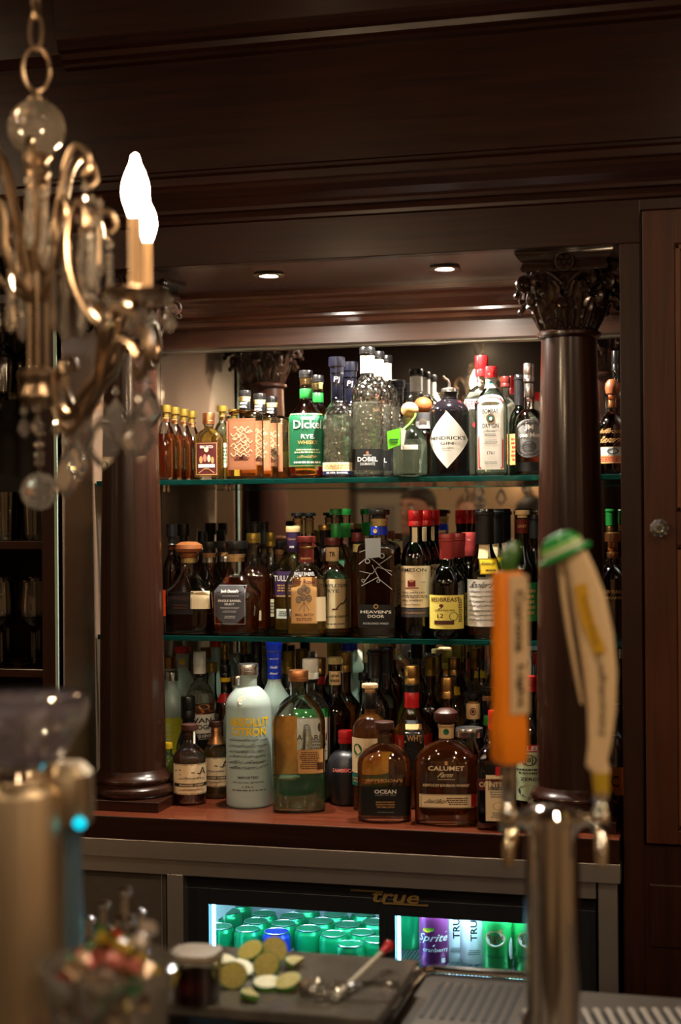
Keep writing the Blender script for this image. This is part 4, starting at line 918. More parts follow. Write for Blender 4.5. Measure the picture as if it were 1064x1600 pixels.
sm = [('f', 'dark', .02, .03), ('p', [(-.75, .55), (-.45, .62)], .02, 'dark'), ('p', [(-.5, .3), (0, .45), (.3, .35), (.55, .5)], .02, 'dark'), ('p', [(.3, .3), (.45, .75), (.6, .3)], .03, 'slate'), ('t', 'Distilled', .05, .08, .6, .07, 'slate', 1), ('r', 0, -.38, .8, .11, 'dark'), ('t', 'BRANDIED CHERRY', 0, -.38, .66, .06, 'cream'), ('t', 'Old Fashioned', 0, -.68, .6, .06, 'maroon', 1)]
a = B('small dark amber round bottle with cream engraved label and brown stopper', 296, 1131, 51, 3.33, 'bar', liq='red', level=.66, hb=.56, zn=.74, rn=.34, should='round', cap=('stop', 'darkwood', .13, 1.25), neck=[('darkwood', .80, .87, .94)], extra=lambda t, a, b, h: MB().bb(-.003, .003, -.0006, 0, h * .76, h * .95).obj('seal_strip', ic('white'), t, loc=(a * .30, -a * .30, 0), rot=(0, 0, .8)), labels=[('cream', 1.0, .14, .52, sm, {'yaw': .2})])
B('small golden round bottle with cream engraved label, behind the dark amber one', 338, 1126, 46, 3.42, 'bar', liq='gold', level=.66, hb=.56, zn=.74, rn=.34, should='round', cap=('stop', 'darkwood', .13, 1.25), neck=[('copper', .70, .93, 1.0)], labels=[('cream', 1.0, .16, .54, sm, {'yaw': -.05})])
B('black wine-shaped bottle with gold-rimmed cap, behind the small dark amber bottle', 289, 1087, 38, 3.46, 'bar', glass='black', liq=None, hb=.45, zn=.72, rn=.50, should='slope', cap=('screw', 'black', .22, 1.05))
B('tiny yellow-capped green bottle squeezed against the column foot', 276, 1158, 24, 3.45, 'bar', glass='aqua', liq='yellow', level=.7, hb=.6, zn=.78, rn=.45, should='round', cap=('screw', 'yellow', .12, 1.05))
B('frosted bottle of yellow-green liqueur with silver cap, against the column', 268, 1049, 42, 3.56, 'bar', glass='frost', liq=None, hb=.66, zn=.85, rn=.44, should='round', cap=('screw', 'silver', .08, 1.05), labels=[(mat('yellow_green_label', C(204, 206, 60), .5), 1.2, .14, .60, [('l', -.3, 0, .3, .8, 9, 'ltgreen')])])
B('copper-capped bottle at the back beside the column, behind the silver cap', 265, 1026, 34, 3.68, 'bar', glass='frost', liq=None, hb=.66, zn=.84, rn=.5, should='round', cap=('screw', 'copper', .10, 1.0))
B('frosted bottle with bright red cap, second from the column on the counter', 285, 1010, 42, 3.64, 'bar', glass='frost', liq=None, hb=.62, zn=.82, rn=.44, should='round', cap=('screw', 'red', .05, 1.2), neck=[('lilac', .84, .94, 1.06, [('o', 0, 0, .5, .5, 'yellow')])])
B('clear vodka bottle with white cap and coffee-bean picture label lettered in black', 310, 1019, 46, 3.50, 'bar', liq='water', level=.7, hb=.64, zn=.78, rn=.38, should='round', cap=('screw', 'white', .16, 1.0), neck=[('black', .81, .838, 1.02)],
  labels=[('brown', 1.1, .55, .63, [('o', -.5, .3, .28, .5, 'copper'), ('o', .1, .4, .3, .5, 'tan'), ('o', .6, -.1, .3, .5, 'copper'), ('o', -.2, -.5, .3, .4, 'orange')], {'yaw': .2}), ('white', 1.1, .37, .55, [('t', 'VAN', 0, .52, .62, .20, 'black'), ('t', 'GOGH', 0, -.02, .66, .20, 'black'), ('r', 0, -.75, 1, .22, 'slate'), ('t', 'DOUBLE ESPRESSO', 0, -.75, .8, .11, 'white')], {'yaw': .2}),
          ('black', 1.1, .20, .37, [('o', -.3, -.2, .3, .3, 'copper'), ('o', .35, .1, .3, .3, 'brown')], {'yaw': .2})])
rows = [('clear bottle with pink-red cap at the mirror, behind the white-capped vodka', 337, 1000, 34, 3.68, 'frost', None, ('screw', 'red', .05, 1.1), []),
        ('tall bottle with slim gold cap against the mirror, behind the dark yellow-banded bottle', 351, 1006, 30, 3.74, 'brown', None, ('screw', 'gold', .12, .9), []),
        ('clear bottle with olive-gold cap, between the white-capped vodka and yellow-banded bottle', 330, 1035, 36, 3.60, 'clear', 'water', ('screw', 'brass', .08, 1.1), []),
        ('dark bottle with yellow neck band and red star seal', 347, 1040, 34, 3.52, 'brown', None, ('screw', 'black', .09, 1.0), [('yellow', .865, .90, 1.08), ('red', .70, .77, 1.06)]),
        ('clear bottle with silver cap, behind the large frosted white bottle', 371, 1055, 48, 3.50, 'frost', None, ('screw', 'silver', .08, 1.05), []),
        ('navy-capped bottle at the back, above the large frosted white bottle', 384, 1022, 40, 3.66, 'clear', 'water', ('screw', 'navy', .14, 1.1), []),
        ('dark bottle with printed navy capsule, beside the bright blue neck', 401, 1002, 34, 3.60, 'brown', None, ('screw', 'navy', .18, 1.05), [('black', .70, .78, 1.05)]),
        ('tall frosted vodka bottle with bright blue neck sleeve', 428, 1002, 58, 3.44, 'frost', None, ('screw', 'blue', .06, 1.1), [('blue', .76, .935, 1.06, [('t', 'imported', 0, .5, .7, .06, 'white', 1), ('t', 'Vodka', 0, -.1, .6, .1, 'white', 1), ('t', 'finest', 0, -.55, .6, .08, 'white', 1)])]),
        ('bottle with ribbed olive-gold capsule, just right of the bright blue neck', 451, 1018, 36, 3.58, 'clear', 'gold', ('screw', 'brass', .16, 1.05), []),
        ('bottle with ribbed olive-gold capsule, behind the white-capped rum', 471, 1014, 36, 3.66, 'clear', 'gold', ('screw', 'brass', .17, 1.05), []),
        ('amber rum bottle with gold and red cap, behind the white-capped rum', 503, 1027, 40, 3.56, 'brown', None, ('screw', 'gold', .12, 1.1), [('red', .80, .86, 1.05)]),
        ('dark rum bottle with tan cap and cream neck label', 520, 1027, 48, 3.50, 'brown', None, ('screw', 'tanw', .05, 1.1), [('cream', .80, .90, 1.1, [('t', 'CAPTAIN', 0, .35, .8, .2, 'black'), ('t', 'MORGAN', 0, -.35, .8, .2, 'black')])]),
        ('dark rum bottle with broad gold capsule, beside the pale-capped whiskey', 536, 1018, 50, 3.60, 'brown', None, ('screw', 'gold', .15, 1.05), []),
        ('tall bottle with dark blue cap tucked under the glass shelf', 553, 1004, 34, 3.72, 'frost', None, ('screw', 'blue', .06, 1.1), []),
        ('slender bottle with copper capsule, tucked under the glass shelf', 519, 1001, 30, 3.76, 'clear', 'amber', ('screw', 'brass', .12, 1.1), []),
        ('bottle with cream capsule next to the black flared cap', 566, 1006, 34, 3.72, 'clear', 'water', ('screw', 'cream', .14, 1.1), []),
        ('clear liqueur bottle with flared black cap and stag roundel', 585, 1014, 44, 3.50, 'clear', 'dark', ('wax', 'black', .18, 1.35), []),
        ('bottle with tall black cap against the mirror, beside the flared black cap', 606, 1009, 36, 3.64, 'clear', 'dark', ('wax', 'black', .18, 1.2), []),
        ('small black-capped bottle low between the pale cap and the flared black cap', 571, 1052, 34, 3.52, 'clear', 'gold', ('screw', 'navy', .06, 1.2), []),
        ('bottle with olive cap, left of the red wax neck at the back', 634, 1044, 34, 3.66, 'clear', 'yellow', ('stop', 'black', .05, 1.2), []),
        ('dark amber bottle with gold screw capsule, right behind the red wax neck', 672, 1026, 40, 3.60, 'brown', None, ('screw', 'brass', .14, 1.05), []),
        ('amber bottle with white cap rim, beside the gold screw capsules', 683, 1014, 40, 3.68, 'clear', 'amber', ('screw', 'cream', .03, 1.1), [('brass', .84, .95, 1.05)]),
        ('amber bottle with dull gold capsule, behind the turned dark stopper', 697, 1016, 36, 3.74, 'clear', 'amber', ('screw', 'brass', .14, 1.1), []),
        ('bottle with shiny yellow-gold cap and label, behind the turned dark stopper', 714, 1027, 36, 3.64, 'clear', 'gold', ('screw', 'gold', .13, 1.1), [('yellow', .72, .78, 1.1)]),
        ('clear bottle with olive capsule near the orange tap handle', 738, 1013, 42, 3.66, 'clear', 'water', ('screw', 'brass', .14, 1.0), []),
        ('clear tall-shouldered bottle with grey cap, behind the orange tap handle', 800, 1042, 42, 3.60, 'clear', 'water', ('screw', 'silver', .06, 1.1), [])]
for lb, px, tp, w, Y, gl, lq, cp, nk in rows:
    B(lb, px, tp, w, Y, 'bar', glass=gl, liq=lq, level=.55, hb=.58, zn=.76 if cp[2] < .15 else .72, rn=.44 if w < 40 else .36, should='round' if px % 2 else 'slope', cap=cp, neck=nk)
B('clear rum bottle with white cap, green-topped white label and bat emblem', 490, 1029, 62, 3.44, 'bar', liq='water', level=.5, n=3, hb=.60, zn=.76, rn=.34, should='round', cap=('screw', 'white', .14, 1.05), neck=[('black', .83, .855, 1.02)],
  labels=[('leafgreen', 1.0, .60, .66, []), ('white', .96, .30, .60, [('o', .52, .55, .12, .22, 'dark'), ('t', 'BACARDÍ', 0, .1, .9, .17, 'slate'), ('l', .4, -.35, .45, .3, 4, 'grey'), ('f', 'maroon', .02, .02), ('o', .1, -.75, .07, .1, 'slate')])])
B('squat black satin spherical liqueur bottle with red cap', 540, 1142, 62, 3.40, 'bar', glass='satin', liq=None, hb=.40, zn=.74, rn=.30, should='ball', cap=('screw', 'red', .17, 1.1), bulge=(.72, 1.0), labels=[(None, .8, .44, .54, [('t', 'SAMBUCA', -.1, 0, .6, .5, 'pink'), ('o', .05, .1, .1, .5, 'red')]), (None, .8, .15, .22, [('t', 'X', .5, 0, .12, .7, 'pink', 1)])])
B('slim orange whisky bottle with pale cap, black neck and cream label with green oval', 575, 1067, 56, 3.37, 'bar', liq='orange', level=.80, hb=.64, zn=.76, rn=.34, should='round', cap=('stop', 'cream', .055, 1.15), neck=[('black', .80, .93, 1.08)],
  labels=[('cream', 1.15, .30, .58, [('o', -.45, .35, .22, .33, 'green'), ('l', .2, 0, .4, .5, 4, 'tan')], {'yaw': -.1}), ('teal', 1.15, .20, .295, [('l', 0, 0, .8, .5, 2, 'tan')], {'yaw': -.1})])
B('round-shouldered bourbon flask with dark stopper and pale etched lettering', 600, 1127, 84, 3.24, 'bar', liq='amber', level=.80, n=3.2, d=.55, hb=.58, zn=.78, rn=.26, should='round', cap=('stop', 'darkwood', .13, 1.22), neck=[('gold', .79, .87, .96)],
  labels=[(None, .95, .36, .46, [('t', "JEFFERSON'S", 0, .2, .72, .42, 'tan')]), ('black', .96, .07, .36, [('t', 'OCEAN', .05, .68, .42, .14, 'white'), ('t', 'AGED AT SEA', .05, .44, .40, .06, 'grey'), ('t', 'BLEND OF STRAIGHT', .05, -.05, .36, .05, 'tan'), ('t', 'BOURBON WHISKIES', .05, -.22, .36, .05, 'tan'), ('t', 'VERY SMALL BATCH', .05, -.39, .34, .05, 'tan'), ('l', .05, -.75, .36, .05, 1, 'grey')])])
B('bourbon bottle with gold cap, dripping red wax neck and red label', 651, 1039, 62, 3.42, 'bar', liq='orange', level=.60, n=2.4, hb=.54, zn=.70, rn=.34, should='bell', cap=('screw', 'gold', .13, 1.0), neck=[('black', .81, .865, 1.1), ('red', .70, .81, 1.12)], labels=[('red', 1.0, .34, .52, [('p', [(-.6, .3), (-.2, .5), (.3, .45), (.7, .3)], .03, 'tan'), ('t', 'WICKED', 0, -.2, .7, .2, 'dark')]), ('black', .5, .28, .62, [('r', 0, .75, .8, .1, 'tan'), ('t', 'WHT', 0, .3, .7, .12, 'tan')], {'yaw': .15})])
B('dark conical bottle with ribbed gold cap, behind the turned dark stopper', 699, 1058, 50, 3.44, 'bar', glass='brown', liq=None, hb=.34, zn=.80, rn=.34, should='slope', cap=('screw', 'gold', .16, 1.05), labels=[])
B('broad oval bourbon bottle with domed dark stopper and cream band label', 697, 1106, 100, 3.24, 'bar', liq='amber', level=.72, n=3.2, d=.5, hb=.52, zn=.72, rn=.23, should='round', cap=('mush', 'darkwood', .15, 1.42), neck=[('cream', .74, .86, 1.02, [('o', 0, 0, .42, .45, 'green')])],
  labels=[(None, .9, .30, .58, [('r', 0, .72, .05, .12, 'tan'), ('t', 'CALUMET', 0, .40, .62, .14, 'cream'), ('t', 'Farm', 0, 0, .24, .15, 'cream', 1), ('p', [(-.3, -.28), (.3, -.28)], .006, 'cream'), ('t', 'KENTUCKY BOURBON WHISKEY', 0, -.65, .80, .08, 'cream')]), ('cream', .84, .155, .27, [('f', 'brown', .012, .06), ('t', 'Small Batch', -.35, 0, .38, .32, 'brown', 1), ('l', .42, 0, .42, .6, 4, 'brown')]), ('red', .12, .16, .27, [], {'cu': .88})])
def jar(lb, px, top, w, Y):
    p = at(px, top, Y); dp = depth(px, Y); a_ = w * dp / F / 2; h = p.z - CTZ
    t = thing('mason_jar', lb, 'jar', (p.x, Y, CTZ))
    s_ = [(0, a_ * .9, a_ * .9, 3), (.005, a_, a_, 3), (h * .78, a_, a_, 3), (h * .90, a_ * .82, a_ * .82, 2), (h * .93, a_ * .82, a_ * .82, 2)]
    MB().sections(s_, 28, cap1=False).obj('glass', G['clear'], t)
    MB().sections([(.006, a_ * .93, a_ * .93, 3), (h * .55, a_ * .93, a_ * .93, 3)], 28).obj('contents', LQ['dark'], t)
    MB().lathe([(a_ * .86, h * .90), (a_ * .88, h * .91), (a_ * .86, h * .94), (a_ * .88, h * .95), (a_ * .88, h * .985), (a_ * .84, h), (a_ * .7, h - .002), (.0001, h - .002)], 28).obj('lid', silver, t)
jar('clear glass mason jar with ribbed silver lid, beside the domed dark stopper', 733, 1137, 50, 3.34)
B('clear square-shouldered bottle with black cap and round seal on a cream neck label', 733, 1082, 46, 3.47, 'bar', liq='dark', level=.5, hb=.56, zn=.74, rn=.46, should='round', cap=('stop', 'black', .08, 1.2), neck=[('cream', .76, .90, 1.04, [('ring', 0, 0, .45, .5, 'maroon', .3), ('o', 0, 0, .2, .25, 'maroon')])])
B('clear bottle with black lid, half hidden behind the orange tap handle', 760, 1075, 46, 3.54, 'bar', liq='dark', level=.5, hb=.56, zn=.74, rn=.46, should='round', cap=('stop', 'black', .07, 1.2), neck=[('navy', .76, .88, 1.04)])
B('squared brown liqueur bottle with cream label under a dark red ribbon banner', 775, 1110, 62, 3.22, 'bar', glass='brown', liq='dark', level=.7, n=8, d=.9, hb=.54, zn=.72, rn=.32, should='square', cap=('screw', 'red', .16, 1.1), rot=.12,
  labels=[('cream', .62, .08, .42, [('l', 0, .45, .7, .3, 5, 'grey'), ('ring', 0, -.25, .45, .2, 'tan', .15), ('l', 0, -.7, .6, .15, 3, 'grey')], {'cu': .1}), ('maroon', .96, .34, .44, [('t', 'COINTREAU', 0, 0, .9, .42, 'cream')], {'cu': .03}), ('cream', .6, .435, .47, [], {'cu': .1}), ('red', .12, .46, .54, [], {'cu': .1})])
B('green bottle with red cap and tall cream-and-red label, between the tap handles', 826, 1056, 46, 3.36, 'bar', glass='green', liq='greenl', level=.6, hb=.56, zn=.76, rn=.38, should='slope', cap=('screw', 'red', .11, 1.1), labels=[('ltgreen', 1.05, .12, .52, [('r', 0, .87, 1, .13, 'red'), ('t', 'ALLEN', 0, .87, .8, .08, 'white'), ('ring', 0, .45, .4, .2, 'slate', .2), ('t', '{8}', 0, .45, .3, .12, 'dark'), ('l', 0, .05, .7, .12, 2, 'slate'), ('t', 'ZERO', 0, -.22, .6, .06, 'dark'), ('o', 0, -.65, .6, .22, 'slate')])])
B('tall green bottle with slim red cap, against the column behind the red-capped green bottle', 840, 1020, 30, 3.54, 'bar', glass='green', liq=None, hb=.5, zn=.76, rn=.4, should='slope', cap=('screw', 'red', .08, 1.1))
B('green-capped vermouth bottle with white and red label, behind the orange tap handle', 764, 1118, 34, 3.42, 'bar', glass='green', liq=None, hb=.62, zn=.8, rn=.4, should='round', cap=('screw', 'green', .1, 1.1), labels=[('red', 1, .5, .62, [('t', 'G', -.2, 0, .2, .4, 'white')])])
B('orange-brown bottle in shadow, between the column and the door frame on the counter', 960, 1100, 40, 3.40, 'bar', liq='dark', level=.7, n=3, hb=.6, zn=.76, rn=.4, should='round', cap=('screw', 'black', .08, 1.1), labels=[('orange', .8, .2, .45, [('t', 'C', 0, 0, .4, .4, 'brown')])])
B('clear bottle with crumpled white tag at the back beside the door frame', 955, 1040, 38, 3.60, 'bar', liq='amber', level=.4, hb=.6, zn=.78, rn=.4, should='round', cap=('screw', 'silver', .08, 1.1), labels=[('white', .7, .4, .5, [])])

# ================================================================== UNDER-COUNTER COOLER
CX1 = at(969, 1360, CF).x; CX0 = stileL + .02
sz0, sz1, sz2 = at(655, 1335, CF).z, at(655, 1364.5, CF).z, at(655, 1389, CF + .02).z
t = thing('steel_bench', 'stainless steel bench top with upright leg, running under the mahogany counter', 'bench', (0, 0, 0))
MB().bb(CX0, CX1, CF + .001, 3.75, sz1, sz0).obj('top_fascia', steel, t, bevel=.0015)
MB().bb(CX0, at(931, 1395, CF + .02).x, CF + .02, CF + .05, sz2, sz1 - .0005).obj('lower_rail', steel, t, bevel=.001)
MB().bb(at(935, 1450, CF + .02).x, at(965, 1450, CF + .02).x, CF + .02, CF + .05, 0.0, sz1 - .0005).obj('leg', steel_v, t, bevel=.001)
MB().bb(at(264, 1450, CF + .03).x, at(289, 1450, CF + .03).x, CF + .02, CF + .06, 0.0, sz2 + .001).obj('leg', steel_v, t, bevel=.001)
t = thing('cooler_side_door', 'dull grey-brown steel cabinet door under the counter, left of the lit cooler', 'cabinet door', (0, 0, 0))
a, b = CX0 + .01, at(260, 1450, CF + .04).x
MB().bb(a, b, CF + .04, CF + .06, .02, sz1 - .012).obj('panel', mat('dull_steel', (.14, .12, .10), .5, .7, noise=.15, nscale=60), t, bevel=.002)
MB().bb(b - .010, b - .008, CF + .036, CF + .040, .02, sz1 - .014).obj('seam', steel_v, t)
hp = at(266, 1442, CF + .03)
MB().ball((hp.x, CF + .035, hp.z), .005, 10).obj('hinge_pin', chrome, t)
DP = CF + .05     # door plane
bx0, bx1 = at(291, 1450, DP).x, at(931, 1450, DP).x
t = thing('drinks_cooler', 'black glass-door drinks cooler with glowing blue-white interior and gold script badge', 'cooler', (0, 0, 0))
gl0, gl1, gr0, gr1 = at(326, 1450, DP).x, at(592, 1450, DP).x, at(617, 1450, DP).x, at(888, 1450, DP).x
gt, gb = at(600, 1430, DP).z, at(680, 1531, DP).z
blk = mat('cooler_black', (.010, .012, .016), .35)
MB().bb(bx0, bx1, DP, DP + .03, gt + .0372, sz2 + .002).obj('header', blk, t, bevel=.002)
for x0, x1, g0, g1 in ((bx0, (gl1 + gr0) / 2 - .001, gl0, gl1), ((gl1 + gr0) / 2 + .001, bx1, gr0, gr1)):
    m = MB().bb(x0, g0, DP, DP + .03, .05, gt + .037).bb(g1, x1, DP, DP + .03, .05, gt + .037).bb(g0, g1, DP, DP + .03, gt, gt + .037).bb(g0, g1, DP, DP + .03, .05, gb)
    d_ = m.obj('door', blk, t, bevel=.0015)
    MB().bb(g0, g1, DP + .012, DP + .016, gb, gt).obj('door_glass', shell('cooler_glass', (.92, .96, .97)), d_)
inner = mat('cooler_liner', (.55, .62, .64), .5)
led = mat('cooler_led', (0.22, .62, 1.0), .5, emit=LED_E * .25)
iy0, iy1, ib = DP + .032, 3.74, .40
MB().bb(bx0 + .005, bx1 - .005, iy1, iy1 + .01, ib, gt + .06).bb(bx0 + .004, bx0 + .012, iy0, iy1, ib, gt + .06).bb(bx1 - .012, bx1 - .004, iy0, iy1, ib, gt + .06).bb(bx0 + .005, bx1 - .005, iy0, iy1, gt + .055, gt + .065).bb(bx0 + .005, bx1 - .005, iy0, iy1, ib - .01, ib).obj('liner', inner, t)
for g in (gl0, gr0 ):
    MB().bb(g + .001, g + .007, DP + .020, DP + .028, gb - .02, gt + .02).obj('led_strip', led, t)
MB().bb(gl0, gl1, DP + .034, DP + .05, gt + .020, gt + .028).bb(gr0, gr1, DP + .034, DP + .05, gt + .020, gt + .028).obj('led_bar', mat('cooler_led_bar', (0.50, .82, 1.0), .5, emit=LED_E * 1.3), t)
SZL, SZR = .511, gb + .008
wire = MB()
for i in range(46):
    x = gl0 - .02 + i * (gl1 - gl0 + .04) / 45; wire.tube([(x, iy0 + .005, SZL - .003), (x, iy1 - .005, SZL - .003)], .0015, 5)
for y in (iy0 + .01, 3.5, iy1 - .01): wire.tube([(gl0 - .02, y, SZL - .006), (gl1 + .02, y, SZL - .006)], .0025, 6)
wire.obj('wire_shelf', chrome, t)
wire = MB()
for i in range(50):
    x = gr0 - .015 + i * (gr1 - gr0 + .03) / 49; wire.tube([(x, iy0 + .001, SZR - .003), (x, iy1 - .005, SZR - .003)], .0015, 5)
for y in (iy0 + .003, 3.5, iy1 - .01): wire.tube([(gr0 - .015, y, SZR - .006), (gr1 + .015, y, SZR - .006)], .0025, 6)
wire.obj('wire_shelf', chrome, t)
# script badge
lo = at(548, 1391, DP - .003); hi = at(669, 1408, DP - .003); gmat = mat('badge_gold', C(178, 148, 92), .35, .6)
badge = MB(); bw = hi.x - lo.x; bz = (lo.z + hi.z) / 2
zt1, zt0 = at(590, 1391, DP).z, at(590, 1409, DP).z
badge.bb(lo.x, lo.x + bw * .42, DP - .004, DP - .0005, zt1 - .004, zt1 - .001)
badge.bb(lo.x + bw * .42, hi.x, DP - .004, DP - .0005, zt0 - .003, zt0)
vs, fs, x0_, x1_, y0_, y1_ = text_geo('true', .02)
o = badge.obj('badge', gmat, t)
m = MB(); sc_ = (zt1 - zt0) / (y1_ - y0_)
tx = lo.x + bw * .25; tw = bw * .62 / (x1_ - x0_)
m.add([(tx + (v.x - x0_) * tw + (v.y - y0_) * sc_ * .35, DP - .0045, zt0 + (v.y - y0_) * sc_) for v in vs], fs, 0, False).obj('print', gmat, o)
# cans
canred = mat('can_lid', (.75, .78, .8), .25, 1.0)
def can(label, px, Y, z0, col, items, w=.033, h=.1225, yaw=0.0, group='cans in the lit cooler', bands=()):
    x = Y * taz(px, 1460)
    t = thing('drink_can', label, 'can', (x, Y, z0), YAW * .6, group)
    secs = [(0, w * .80, w * .80, 2), (.003, w * .86, w * .86, 2), (.010, w, w, 2), (h * .5, w, w, 2), (h - .014, w, w, 2), (h - .008, w * .94, w * .94, 2), (h - .002, w * .84, w * .84, 2), (h, w * .84, w * .84, 2)]
    body = MB().sections(secs, 24).obj('body', col, t)
    MB().lathe([(w * .86, h - .002), (w * .87, h), (w * .84, h + .001), (w * .80, h - .002), (w * .78, h - .004), (.0001, h - .004)], 24, close=False).obj('lid', canred, t)
    MB().lathe([(.0001, 0), (.008, .0005), (.009, .0012), (.0001, .0015)], 10, (0, -.006, h - .0035)).bb(-.005, .005, -.002, .012, h - .0022, h - .0015).obj('tab', canred, t)
    if items: decal(surf(secs, yaw), w * 1.25, h * .40, None, items, parent=t, cv=h * .48)
    return t
cgreen = mat('can_green', C(0, 140, 84), .28, .5); cgreen2 = mat('can_deep_green', C(10, 120, 60), .28, .5); cblue = mat('can_blue', C(30, 50, 170), .28, .5); cpurp = mat('can_purple', C(130, 50, 110), .3, .4)
cwhite = mat('can_white', C(232, 236, 238), .35); cgin = mat('can_ginger', C(40, 160, 80), .3, .4)
ll = [('t', 'LEMON-LIME', 0, .18, .6, .09, 'white'), ('p', [(-.9, -.2), (0, -.5), (.9, -.1)], .03, 'white'), ('o', -.68, .18, .07, .05, 'yellow')]
ll2 = [('t', 'Sprite', 0, .1, .6, .2, 'white', .6), ('p', [(-.7, -.45), (0, -.7), (.9, -.3)], .03, 'white')]
names = ['at the cooler corner by the lit strip', 'beside the blue can', 'behind the blue can', 'under the script badge', 'with fluted white streaks', 'by the dark door divider', 'in the middle of the shelf']
k = 0
ks = [('L', 344, 3.33, cgreen, ll), ('L', 387, 3.325, cgreen, ll), ('B', 432, 3.32, cblue, [('o', -.3, -.1, .22, .12, 'lime'), ('t', 'sierra', .2, .2, .5, .15, 'white', .5)]), ('L', 482, 3.36, cgreen, ll2), ('L', 521, 3.33, cgreen, ll2), ('L', 547, 3.262, cgreen, []), ('L', 588, 3.262, cgreen, []),
      ('L', 330, 3.40, cgreen, []), ('L', 357, 3.395, cgreen, ll), ('L', 400, 3.39, cgreen, ll2), ('L', 443, 3.385, cgreen, ll), ('L', 502, 3.425, cgreen, []), ('L', 566, 3.33, cgreen, []), ('L', 374, 3.46, cgreen, []), ('L', 413, 3.455, cgreen, []), ('L', 457, 3.45, cgreen, []), ('L', 543, 3.415, cgreen, []), ('L', 585, 3.40, cgreen, []),
      ('L', 340, 3.47, cgreen, []), ('L', 480, 3.50, cgreen, []), ('L', 525, 3.49, cgreen, []), ('L', 568, 3.475, cgreen, [])]
placed = []
rown = {0: 'front', 1: 'second', 2: 'third', 3: 'rear'}
for kd, px, Y, m, it in ks:
    x = Y * taz(px, 1460)
    if any((x - a) ** 2 + (Y - b) ** 2 < .0665 ** 2 for a, b in placed): 
        for _ in range(40):
            Y += .004; x = Y * taz(px, 1460)
            if not any((x - a) ** 2 + (Y - b) ** 2 < .0665 ** 2 for a, b in placed): break
    placed.append((x, Y)); k += 1
    rw = 'front' if Y < 3.36 else 'second' if Y < 3.43 else 'third' if Y < 3.49 else 'rear'
    spot = ['beside the lit strip', 'near the lit strip', 'near the middle', 'past the middle', 'under the badge', 'against the divider'][min(5, max(0, int((px - 322) / 46)))]
    lb = 'blue soda can with lime leaf mark among the green cans' if kd == 'B' else 'green soda can, %s row of the cooler, %s' % (rw, spot)
    can(lb, px, Y, SZL, m, it, yaw=.2, group='green soda cans on the lower cooler shelf' if kd != 'B' else 'cans in the lit cooler')
can('purple soda can with a yellow-green lime leaf, behind the cooler door beside the lit strip', 678, 3.272, SZR, cpurp, [('t', 'Sprite', .0, .20, .85, .22, 'white', .5), ('o', -.35, .58, .25, .10, 'yellow'), ('o', -.15, .62, .2, .08, 'lime'), ('t', 'cranberry', .15, -.32, .75, .12, 'white'), ('r', .55, -.78, .12, .10, 'white'), ('p', [(-.9, -.05), (0, -.12), (.8, .5)], .02, 'white')])
for px, Y, lb in ((711, 3.335, 'tall slim white can with black upright lettering, squeezed behind the purple can'), (738, 3.325, 'tall slim white can with black upright lettering, touching the ginger ale can')):
    can(lb, px, Y, SZR, cwhite, [('t', 'TRULY', .1, .25, .20, .60, 'black', 0, 1), ('l', .1, -.75, .4, .1, 3, 'grey')], w=.029, h=.156, yaw=.0, group='slim white cans')
cd_ = [('o', 0, .38, .52, .32, 'white'), ('ring', 0, .38, .56, .36, 'gold', .1), ('t', 'CANADA', 0, .46, .46, .09, 'darkred'), ('t', 'DRY', 0, .27, .28, .10, 'darkred'), ('o', .95, -.1, .18, .5, 'white'), ('t', 'GINGER ALE', -.05, -.42, .5, .07, 'green'), ('o', .3, .75, .1, .07, 'gold')]
can('bright green ginger ale can with white shield badge, next to the slim white cans', 777, 3.272, SZR, cgin, cd_, yaw=-.15)
can('bright green ginger ale can with white shield badge, cut off by the tap tower', 826, 3.28, SZR, cgin, cd_, yaw=-.1)
can('green soda can at the rear, between the lit strip and the purple can', 640, 3.40, SZR, cgreen, [])
for i, (px, Y) in enumerate(((690, 3.42), (752, 3.41), (800, 3.40), (850, 3.42))):
    can('green ginger ale can in the rear row, %s' % ['behind the purple can', 'behind the slim white cans', 'between the two shield-badged cans', 'behind the tap tower'][i], px, Y, SZR, cgin, [], group='rear ginger ale cans')
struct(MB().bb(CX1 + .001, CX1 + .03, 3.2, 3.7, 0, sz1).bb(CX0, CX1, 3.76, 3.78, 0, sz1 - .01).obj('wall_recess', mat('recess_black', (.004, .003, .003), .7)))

# ================================================================== FRONT WORKTOP
WZ = .82
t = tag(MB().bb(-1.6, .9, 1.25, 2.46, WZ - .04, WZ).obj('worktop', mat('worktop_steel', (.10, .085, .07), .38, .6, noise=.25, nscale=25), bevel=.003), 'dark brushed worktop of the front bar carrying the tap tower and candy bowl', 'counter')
struct(MB().bb(-1.6, .9, 1.3, 2.40, 0, WZ - .041).obj('wall_bar_front', wood_v))
# cutting board with limes
BZ = .875
def onb(px, py, z=BZ): return ground(px, py, z)
p0 = onb(283, 1481); p1 = onb(648, 1492); fb = onb(460, 1583).y
t = thing('prep_board', 'wide wet grey garnish board on the front worktop, under the lime slices', 'board', (0, 0, 0))
xb0, xb1, yb1 = onb(262, 1484).x, onb(655, 1500).x, (p0.y + p1.y) / 2
MB().bb(xb0, xb1, fb, yb1, BZ - .018, BZ).obj('board', mat('wet_board', (.085, .075, .062), .16, noise=.35, nscale=22, bump=.3), t, bevel=.003)
for x in (xb0 + .02, xb1 - .02):
    for y in (fb + .02, yb1 - .02): MB().lathe([(.010, WZ + .0005), (.012, BZ - .0185)], 12, (x, y, 0)).obj('foot', satin_black, t)
rind = mat('lime_rind', C(70, 120, 30), .4); flesh = mat('lime_flesh', C(170, 160, 74), .35, noise=.2, nscale=90); pith = mat('lime_pith', C(186, 176, 112), .5)
